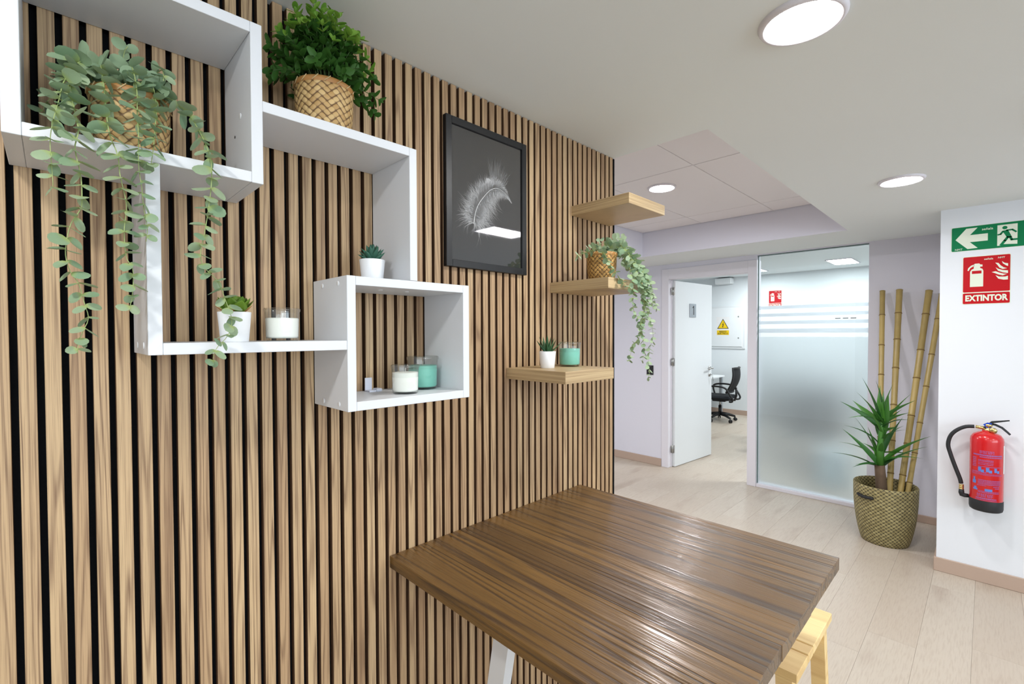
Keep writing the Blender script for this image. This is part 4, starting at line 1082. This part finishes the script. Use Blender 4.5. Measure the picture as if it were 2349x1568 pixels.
# printed label: rows of small illegible type, pictograms, a white strip
def on_cyl(mb, u0, u1, z0, z1, rad, nseg=6):
    """patch on the cylinder; u = metres along the skin, 0 facing the camera, + to the right"""
    vs = []
    a0 = PI + math.radians(0)
    for i in range(nseg + 1):
        u = u0 + (u1 - u0) * i / nseg; a = a0 + u / R
        vs += [(rad * math.cos(a), rad * math.sin(a), z0), (rad * math.cos(a), rad * math.sin(a), z1)]
    mb.add(vs, [(2 * i, 2 * i + 2, 2 * i + 3, 2 * i + 1) for i in range(nseg)], True)
tx = MB(); rn = random.Random(6)
def row(z, h_, u0, u1, gap=0.0012, wl=(0.003, 0.008)):
    u = u0
    while u < u1:
        l_ = rn.uniform(*wl); on_cyl(tx, u, min(u + l_, u1), z, z + h_, R + 0.0005, 2); u += l_ + gap
def caps(z, h_, u0, u1, nl):
    wd = (u1 - u0) / nl
    for k_ in range(nl):
        a = u0 + k_ * wd
        on_cyl(tx, a, a + wd * 0.18, z, z + h_, R + 0.0005, 1); on_cyl(tx, a, a + wd * 0.7, z + h_ * 0.84, z + h_, R + 0.0005, 1)
        if k_ % 3 != 1: on_cyl(tx, a + wd * 0.5, a + wd * 0.68, z, z + h_ * (0.55 if k_ % 2 else 1), R + 0.0005, 1)
        if k_ % 2: on_cyl(tx, a, a + wd * 0.66, z + h_ * 0.42, z + h_ * 0.56, R + 0.0005, 1)
caps(0.348, 0.018, -0.030, 0.034, 9)
row(0.336, 0.008, -0.062, 0.075); row(0.326, 0.005, -0.03, 0.075)
for zz in (0.309, 0.302, 0.292, 0.283): row(zz, 0.0035, -0.036, 0.030)
for zz in (0.318, 0.308, 0.298, 0.288, 0.278, 0.268): row(zz, 0.0045, -0.066, -0.046)
row(0.271, 0.003, -0.035, 0.07); row(0.236, 0.004, -0.07, 0.0); row(0.228, 0.003, -0.07, 0.075); row(0.222, 0.002, -0.07, 0.075)
for zz in (0.190, 0.182, 0.174, 0.166): row(zz, 0.004, -0.036, 0.066)
row(0.158, 0.003, -0.04, 0.0); row(0.155, 0.004, 0.030, 0.06); row(0.146, 0.004, 0.038, 0.06)
for zz in (0.124, 0.117): row(zz, 0.0035, -0.036, 0.058)
caps(0.090, 0.020, -0.040, 0.032, 8)
row(0.080, 0.006, -0.045, 0.046); row(0.072, 0.003, -0.05, 0.05)
obj('label_print', tx, M['labelink'], q, kind='stuff')
pc = MB()
for (u0, u1) in ((-0.036, -0.010), (-0.002, 0.024), (0.034, 0.058)):
    on_cyl(pc, u0, u1 - 0.012, 0.243, 0.268, R + 0.0006, 3); on_cyl(pc, u0 + 0.013, u1, 0.238, 0.254, R + 0.0006, 3)
on_cyl(pc, -0.064, -0.046, 0.166, 0.186, R + 0.0006, 3); on_cyl(pc, -0.059, -0.050, 0.186, 0.204, R + 0.0006, 3)
on_cyl(pc, -0.060, -0.038, 0.128, 0.138, R + 0.0006, 3); on_cyl(pc, -0.055, -0.043, 0.138, 0.148, R + 0.0006, 3); on_cyl(pc, -0.006, 0.026, 0.128, 0.142, R + 0.0006, 3)
obj('label_pictograms', pc, M['labelblue'], q, kind='stuff')
wm = MB(); on_cyl(wm, 0.090, 0.112, 0.235, 0.40, R + 0.0007, 3); obj('inspection_tag', wm, M['paper'], q)

# ---------------------------------------------------------------- signs
RX = Matrix(((0, 0, -1, 0), (-1, 0, 0, 0), (0, 1, 0, 0), (0, 0, 0, 1)))   # local x right, y up, z towards the room, on a wall facing -x
def wall_sign(name, label, cat, x, y, z):
    t = thing(name, label, cat)
    t.matrix_basis = Matrix.Translation((x, y, z)) @ RX
    return t
def rrect(wd, hg, r=0.006):
    o = []
    for (sx, sy, a0) in ((1, 1, 0), (-1, 1, 90), (-1, -1, 180), (1, -1, 270)):
        for k_ in range(4):
            a = math.radians(a0 + 30 * k_); o.append((sx * (wd / 2 - r) + r * math.cos(a), sy * (hg / 2 - r) + r * math.sin(a)))
    return o
def flat(poly, z, dx=0, dy=0, s_=1.0):
    return MB().prism([(dx + x * s_, dy + y * s_) for x, y in poly], z, z + 0.0003)
# exit sign: 0.297 x 0.150
SX = XC - 0.0002
t = wall_sign('exit_sign', 'green sign with a white arrow pointing left and a running figure', 'sign', SX, 0.0175, 2.1245)
W_, H_ = 0.301, 0.152
obj('border', MB().prism([(a + 0.014, b_) for a, b_ in rrect(W_ + 0.028, H_)], 0.0, 0.0018), M['signwhite'], t)
obj('plate', MB().prism([(a + 0.014, b_) for a, b_ in rrect(W_ + 0.024, H_ - 0.004)], 0.0018, 0.0022), M['signgreen'], t)
arrow = [(-0.128, -0.002), (-0.070, 0.060), (-0.010, 0.060), (-0.050, 0.020), (0.044, 0.020), (0.044, -0.022), (-0.050, -0.022), (-0.008, -0.060), (-0.062, -0.062)]
arrow = [((x + 0.128) / 0.172 * 0.143 - 0.131, y * 1.04) for x, y in arrow]
obj('arrow', flat(arrow, 0.0022), M['signwhite'], t)
obj('door_shape', flat([(0.052, -0.062), (0.068, -0.062), (0.063, -0.053), (0.135, -0.060), (0.135, 0.061), (0.052, 0.061)], 0.0022), M['signwhite'], t)
rm = MB()
def limb(mb, pts, wd, z):
    for a, b_ in zip(pts, pts[1:]):
        a = Vector((a[0], a[1], 0)); b_ = Vector((b_[0], b_[1], 0)); d_ = (b_ - a).normalized(); nn = Vector((-d_.y, d_.x, 0)) * wd / 2; e = d_ * wd * 0.3
        mb.prism([tuple((a - e + nn)[:2]), tuple((a - e - nn)[:2]), tuple((b_ + e - nn)[:2]), tuple((b_ + e + nn)[:2])], z, z + 0.0003)
rm.prism([(0.107 + 0.0095 * math.cos(k_ * PI / 8), 0.041 + 0.0095 * math.sin(k_ * PI / 8)) for k_ in range(16)], 0.0026, 0.0029)
rm.prism([(0.098, 0.024), (0.118, 0.028), (0.134, -0.018), (0.116, -0.018)], 0.0026, 0.0029)
limb(rm, [(0.114, 0.025), (0.134, 0.026), (0.147, 0.012)], 0.008, 0.0026)
limb(rm, [(0.100, 0.020), (0.092, 0.006), (0.083, 0.004)], 0.008, 0.0026)
limb(rm, [(0.118, -0.014), (0.108, -0.032), (0.094, -0.056)], 0.011, 0.0026)
limb(rm, [(0.126, -0.014), (0.132, -0.030), (0.160, -0.030)], 0.010, 0.0026)
rm.v = [((x - 0.080) * 1.15 + 0.052, y_s * 1.05, z_s) for x, y_s, z_s in rm.v]
obj('running_figure', rm, M['signgreen'], t)
text('lettering', 'señala', 0.020, t, M['signwhite'], (0.010, 0.048, 0.0023), 0.0002)
text('lettering', 'NMT', 0.016, t, M['signwhite'], (-0.116, -0.064, 0.0023), 0.0001)

ext_body = [(-0.070, -0.090), (-0.012, -0.090), (-0.012, 0.006), (-0.016, 0.018), (-0.026, 0.024), (-0.026, 0.032), (-0.016, 0.032), (-0.016, 0.044), (-0.026, 0.046), (-0.030, 0.052), (-0.050, 0.052), (-0.054, 0.044), (-0.054, 0.022), (-0.064, 0.016), (-0.070, 0.004)]
ext_lever = [(-0.052, 0.046), (-0.066, 0.040), (-0.078, 0.026), (-0.082, 0.010), (-0.076, 0.008), (-0.070, 0.024), (-0.060, 0.032), (-0.052, 0.036)]
flames = [[(0.092, 0.012), (0.084, 0.016), (0.070, 0.030), (0.066, 0.044), (0.078, 0.032), (0.092, 0.028)],
          [(0.038, 0.038), (0.052, 0.034), (0.062, 0.018), (0.074, 0.006), (0.088, 0.000), (0.070, -0.004), (0.056, 0.006), (0.048, 0.022)],
          [(0.040, 0.010), (0.050, 0.000), (0.070, -0.010), (0.092, -0.014), (0.092, -0.030), (0.070, -0.024), (0.050, -0.012)],
          [(0.024, -0.018), (0.040, -0.014), (0.056, -0.024), (0.074, -0.032), (0.088, -0.034), (0.070, -0.042), (0.050, -0.034), (0.038, -0.026)],
          [(0.040, -0.038), (0.056, -0.048), (0.080, -0.050), (0.092, -0.046), (0.092, -0.068), (0.074, -0.068), (0.052, -0.060)]]
def extinguisher_sign(label, x, y, z):
    t = wall_sign('extinguisher_sign', label, 'sign', x, y, z)
    obj('backing', MB().prism(rrect(0.207, 0.297), 0.0, 0.0018), M['signwhite'], t)
    obj('plate', MB().prism([(a, b_ + 0.036) for a, b_ in rrect(0.202, 0.218)], 0.0018, 0.0021), M['signred'], t)
    obj('name_plate', MB().prism([(a, b_ - 0.112) for a, b_ in rrect(0.202, 0.066)], 0.0018, 0.0021), M['signred'], t)
    pm = MB()
    pm.prism([(a, b_ + 0.050) for a, b_ in ext_body], 0.0021, 0.0024)
    pm.prism([(a, b_ + 0.052) for a, b_ in ext_lever], 0.0021, 0.0024)
    obj('extinguisher_symbol', pm, M['signwhite'], t)
    obj('symbol_band', MB().prism([(-0.062, 0.016 + 0.024), (-0.020, 0.016 + 0.024), (-0.020, 0.034 + 0.024), (-0.062, 0.034 + 0.024)], 0.0024, 0.0027), M['signred'], t)
    fm_ = MB()
    for p_ in flames: fm_.prism([(a, b_ + 0.062) for a, b_ in p_], 0.0021, 0.0024)
    obj('flame_symbol', fm_, M['signwhite'], t)
    text('lettering', 'EXTINTOR', 0.050, t, M['signwhite'], (0, -0.112, 0.0024), 0.0022, width=0.184)
    text('lettering', 'señala', 0.016, t, M['signwhite'], (0.010, 0.126, 0.0023), 0.0002)
    text('lettering', 'NMT', 0.014, t, M['signwhite'], (0.064, 0.128, 0.0023), 0.0001)
    return t
extinguisher_sign('red EXTINTOR sign with extinguisher and flames on the white pier', SX, 0.0105, 1.8635)
extinguisher_sign('red extinguisher sign on the office far wall behind the clear glass', XF - 0.0002, 2.660, 2.140)

# door number, socket
t = wall_sign('door_number_plate', 'small grey plate with the number 1 on the open white door', 'sign', 0, 0, 0)
RY = Matrix(((1, 0, 0, 0), (0, 0, -1, 0), (0, 1, 0, 0), (0, 0, 0, 1)))
t.matrix_basis = leaf.matrix_basis @ Matrix.Translation((0.372, -0.0362, 1.808)) @ RY
obj('plate', MB().box(-0.066, 0.066, -0.080, 0.080, 0, 0.014, 0.002), M['plate'], t)
obj('numeral', flat([(-0.020, 0.036), (-0.020, 0.026), (0.0, 0.034), (0.0, -0.050), (0.016, -0.050), (0.016, 0.056), (0.002, 0.056)], 0.0142), M['ink'], t)
t = wall_sign('wall_socket', 'small black socket on the pale wall below the trailing eucalyptus', 'socket', XB - 0.0002, 2.782, 1.108)
obj('cover', MB().box(-0.042, 0.042, -0.055, 0.055, 0, 0.010, 0.002), M['black'], t)
obj('insert', MB().box(-0.026, 0.026, -0.028, 0.028, 0.010, 0.012, 0.0008), M['rubber'], t)

# ---------------------------------------------------------------- dark table and pine stool
TX0, TX1, TY0, TY1, TZ = 0.670, 1.547, 0.281, 1.1735, 0.922
t = thing('bar_table', 'dark varnished plank table against the slatted wall', 'table', (1.1085, 0.727, 0.0))
edges = [TX0, 0.800, 0.917, 1.030, 1.121, 1.250, 1.392, 1.497, TX1]
rn = random.Random(3)
for a, b_ in zip(edges, edges[1:]):
    m = MB().box(a + 0.00003, b_ - 0.00003, TY0 + rn.uniform(-.0008, .0008), TY1, TZ - 0.0335, TZ - rn.uniform(0, 0.0003), 0.0007)
    wobj('plank', m, M['table'], t)
for xl in (0.800, 1.420):
    m = MB()
    m.box(xl - 0.045, xl + 0.045, 0.50, 0.95, TZ - 0.040, TZ - 0.0337)
    wobj('top_plate', m, M['whitesteel'], t)
    for (y0, y1) in ((0.822, 0.985), (0.632, 0.469)):
        m = MB(); m.bar((xl, y0, TZ - 0.040), (xl, y1, 0.004), 0.030, 0.052, (0, 1, 0.001)); wobj('leg', m, M['whitesteel'], t)
    wobj('foot_bar', MB().box(xl - 0.015, xl + 0.015, 0.42, 1.03, 0.0, 0.02), M['whitesteel'], t)

SZ = 0.652
s_ = thing('pine_stool', 'raw pine stool pushed under the dark table', 'stool', (1.565, 0.515, 0.0))
for (a, b_) in ((1.372, 1.480), (1.484, 1.532), (1.536, 1.758)):
    wobj('seat_plank', MB().box(a, b_, 0.338, 0.690, SZ - 0.024, SZ, 0.002), M['pine'], s_)
for (x0, x1) in ((1.395, 1.382), (1.735, 1.748)):
    for (y0, y1) in ((0.372, 0.350), (0.656, 0.678)):
        m = MB(); m.bar((x0, y0, SZ - 0.025), (x1, y1, 0.001), 0.040, 0.034, (1, 0, 0)); wobj('leg', m, M['pine'], s_)
for yy in (0.374, 0.654):
    wobj('apron', MB().box(1.416, 1.714, yy - 0.010, yy + 0.010, SZ - 0.085, SZ - 0.025, 0.001), M['pine'], s_)
for xx in (1.392, 1.738):
    wobj('rung', MB().box(xx - 0.011, xx + 0.011, 0.376, 0.652, 0.19, 0.225, 0.001), M['pine'], s_)

# ---------------------------------------------------------------- office behind the door and the glass
def office_chair(label, x, y, rz):
    """swivel chair facing +y in its own frame"""
    c = thing('office_chair', label, 'chair', (x, y, 0), 'black office chairs', (0, 0, rz))
    m = MB()
    m.box(-0.235, 0.235, -0.215, 0.245, 0.385, 0.455, 0.03); obj('seat', m, M['fabric'], c)
    # curved mesh back in a tube frame
    vs = []; nz_, nx_ = 10, 8
    for i in range(nz_ + 1):
        s1 = i / nz_
        for k_ in range(nx_ + 1):
            u = -1 + 2 * k_ / nx_
            wd = 0.215 - 0.02 * s1 ** 3
            vs.append((u * wd, -0.235 - 0.10 * s1 + 0.05 * u * u - 0.05 * math.sin(PI * s1) + 0.03, 0.52 + 0.42 * s1))
    fs = [(i * (nx_ + 1) + k_, i * (nx_ + 1) + k_ + 1, (i + 1) * (nx_ + 1) + k_ + 1, (i + 1) * (nx_ + 1) + k_) for i in range(nz_) for k_ in range(nx_)]
    obj('backrest', MB().add(vs, fs, True), M['mesh'], c)
    rim = [vs[k_] for k_ in range(nx_ + 1)] + [vs[i * (nx_ + 1) + nx_] for i in range(1, nz_ + 1)] + [vs[nz_ * (nx_ + 1) + k_] for k_ in range(nx_ - 1, -1, -1)] + [vs[i * (nx_ + 1)] for i in range(nz_ - 1, -1, -1)]
    obj('back_frame', MB().tube(rim, 0.016, 8, False), M['black'], c)
    obj('back_bracket', MB().tube([(0, -0.10, 0.37), (0, -0.24, 0.38), (0, -0.265, 0.46), (0, -0.262, 0.60)], [0.018, 0.02, 0.02, 0.014], 8), M['black'], c)
    for sx in (-1, 1):
        loop = [(sx * 0.20, 0.14, 0.375), (sx * 0.245, 0.16, 0.44), (sx * 0.255, 0.19, 0.55), (sx * 0.255, 0.16, 0.605), (sx * 0.255, 0.02, 0.625), (sx * 0.255, -0.14, 0.605), (sx * 0.252, -0.20, 0.53), (sx * 0.245, -0.265, 0.42), (sx * 0.235, -0.255, 0.375), (sx * 0.21, -0.20, 0.37)]
        obj('armrest', MB().tube(resample(loop, 0.03), 0.0155, 8), M['black'], c)
    m = MB(); m.tube([(0, 0, 0.10), (0, 0, 0.27)], 0.027, 14); m.box(-0.09, 0.09, -0.11, 0.11, 0.345, 0.384, 0.01); obj('column', m, M['black'], c)
    obj('gas_lift', MB().tube([(0, 0, 0.27), (0, 0, 0.36)], 0.014, 12), M['steel'], c)
    for k_ in range(5):
        a = math.radians(18 + 72 * k_); ca, sa = math.cos(a), math.sin(a)
        m = MB(); m.tube([(0.02 * ca, 0.02 * sa, 0.125), (0.14 * ca, 0.14 * sa, 0.112), (0.255 * ca, 0.255 * sa, 0.078)], [0.032, 0.026, 0.018], 8); lg = obj('base_leg', m, M['black'], c)
        wm_ = MB()
        for o_ in (-0.014, 0.014):
            px, py = 0.262 * ca - sa * o_, 0.262 * sa + ca * o_
            wm_.lathe([(0, -0.009), (0.020, -0.009), (0.028, -0.005), (0.028, 0.005), (0.020, 0.009), (0, 0.009)], 16, M=Matrix.Translation((px, py, 0.028)) @ Matrix.Rotation(a + PI / 2, 4, 'Z') @ Matrix.Rotation(PI / 2, 4, 'Y'))
        wm_.tube([(0.255 * ca, 0.255 * sa, 0.08), (0.262 * ca, 0.262 * sa, 0.03)], 0.010, 6)
        obj('caster', wm_, M['black'], c, )
    return c
office_chair('black mesh office chair with loop armrests seen through the open door', 8.36, 3.285, math.radians(6))
office_chair('black office chair blurred behind the frosted glass, close to its right edge', 6.05, 1.30, math.radians(90))
office_chair('black office chair blurred behind the frosted glass, close to the door post', 6.55, 1.80, math.radians(100))
def desk(label, x0, x1, y0, y1):
    d_ = thing('office_desk', label, 'desk', ((x0 + x1) / 2, (y0 + y1) / 2, 0))
    wobj('desktop', MB().box(x0, x1, y0, y1, 0.715, 0.742, 0.002), M['deskwhite'], d_)
    for (lx, ly) in ((x0 + .05, y0 + .05), (x1 - .05, y0 + .05), (x0 + .05, y1 - .05), (x1 - .05, y1 - .05)):
        wobj('leg', MB().box(lx - .025, lx + .025, ly - .025, ly + .025, 0, 0.714, 0.002), M['plate'], d_)
    return d_
desk('white desk behind the door in front of the black mesh chair', 7.65, 9.02, 3.46, 4.15)
desk('white desk blurred behind the frosted glass', 6.35, 7.0, -0.3, 0.7)
# electrical cabinet with its warning sign
t = wall_sign('electrical_cabinet', 'white electrical cabinet on the office wall seen through the door', 'cabinet', XF - 0.0002, 3.70, 1.643)
obj('frame', MB().box(-0.54, 0.54, -0.405, 0.405, 0, 0.018, 0.003), M['doorwhite'], t)
dr = obj('door', MB().box(-0.50, 0.495, -0.365, 0.365, 0.0185, 0.030, 0.003), M['deskwhite'], t)
for yy in (0.20, -0.20):
    obj('lock', MB().lathe([(0.013, 0.030), (0.013, 0.034), (0, 0.034)], 14, c=(0.43, yy, 0)), M['steel'], t, )
t = wall_sign('warning_sign', 'yellow electrical hazard triangle sign on the white cabinet', 'sign', XF - 0.0306, 3.555, 1.665)
obj('sheet', MB().box(-0.122, 0.122, -0.172, 0.178, 0, 0.0006), M['paper'], t)
obj('triangle_border', MB().prism([(-0.108, -0.048), (0.108, -0.048), (0.0, 0.142)], 0.0006, 0.0010), M['ink'], t)
obj('triangle', MB().prism([(-0.090, -0.037), (0.090, -0.037), (0.0, 0.122)], 0.0010, 0.0013), M['signyellow'], t)
obj('lightning_symbol', MB().prism([(0.006, 0.072), (-0.016, 0.022), (0.002, 0.026), (-0.010, -0.002), (-0.016, -0.002), (-0.004, -0.026), (0.008, -0.004), (0.002, -0.004), (0.020, 0.040), (0.002, 0.034), (0.014, 0.072)], 0.0013, 0.0016), M['ink'], t)
obj('caption_plate', MB().box(-0.112, 0.112, -0.166, -0.078, 0.0006, 0.0012), M['signyellow'], t)
text('lettering', 'RIESGO', 0.040, t, M['ink'], (0, -0.104, 0.0014), 0.0008)
text('lettering', 'ELÉCTRICO', 0.040, t, M['ink'], (0, -0.142, 0.0014), 0.0008, width=0.19)
# air conditioner high on the far wall
t = wall_sign('air_conditioner', 'white air conditioner high on the office far wall', 'air conditioner', XF - 0.0002, 3.515, 2.515)
obj('casing', MB().box(-0.15, 0.15, -0.055, 0.055, 0, 0.16, 0.012), M['deskwhite'], t)
obj('air_slot', MB().box(-0.13, 0.13, 0.0555, 0.058, 0.03, 0.13), M['plate'], t)
# three dark slots seen through the glass
t = wall_sign('vent_grille', 'three short dark slots in a row on the office far wall', 'vent', XF - 0.0002, 1.62, 1.772)
obj('plate', MB().box(-0.17, 0.17, -0.03, 0.03, 0, 0.003, 0.001), M['deskwhite'], t)
for xx in (-0.105, 0, 0.105): obj('slot', MB().box(xx - 0.038, xx + 0.038, -0.006, 0.006, 0.0032, 0.0045), M['ink'], t)
# paper bin close behind the frosted glass
t = thing('waste_bin', 'pale blue box blurred low behind the frosted glass', 'bin', (5.62, 1.070, 0))
m = MB(); m.box(-0.11, 0.11, -0.14, 0.14, 0, 0.31, 0.006); obj('body', m, M['binblue'], t)
obj('rim', MB().box(-0.115, 0.115, -0.145, 0.145, 0.31, 0.325, 0.004), M['binblue'], t)
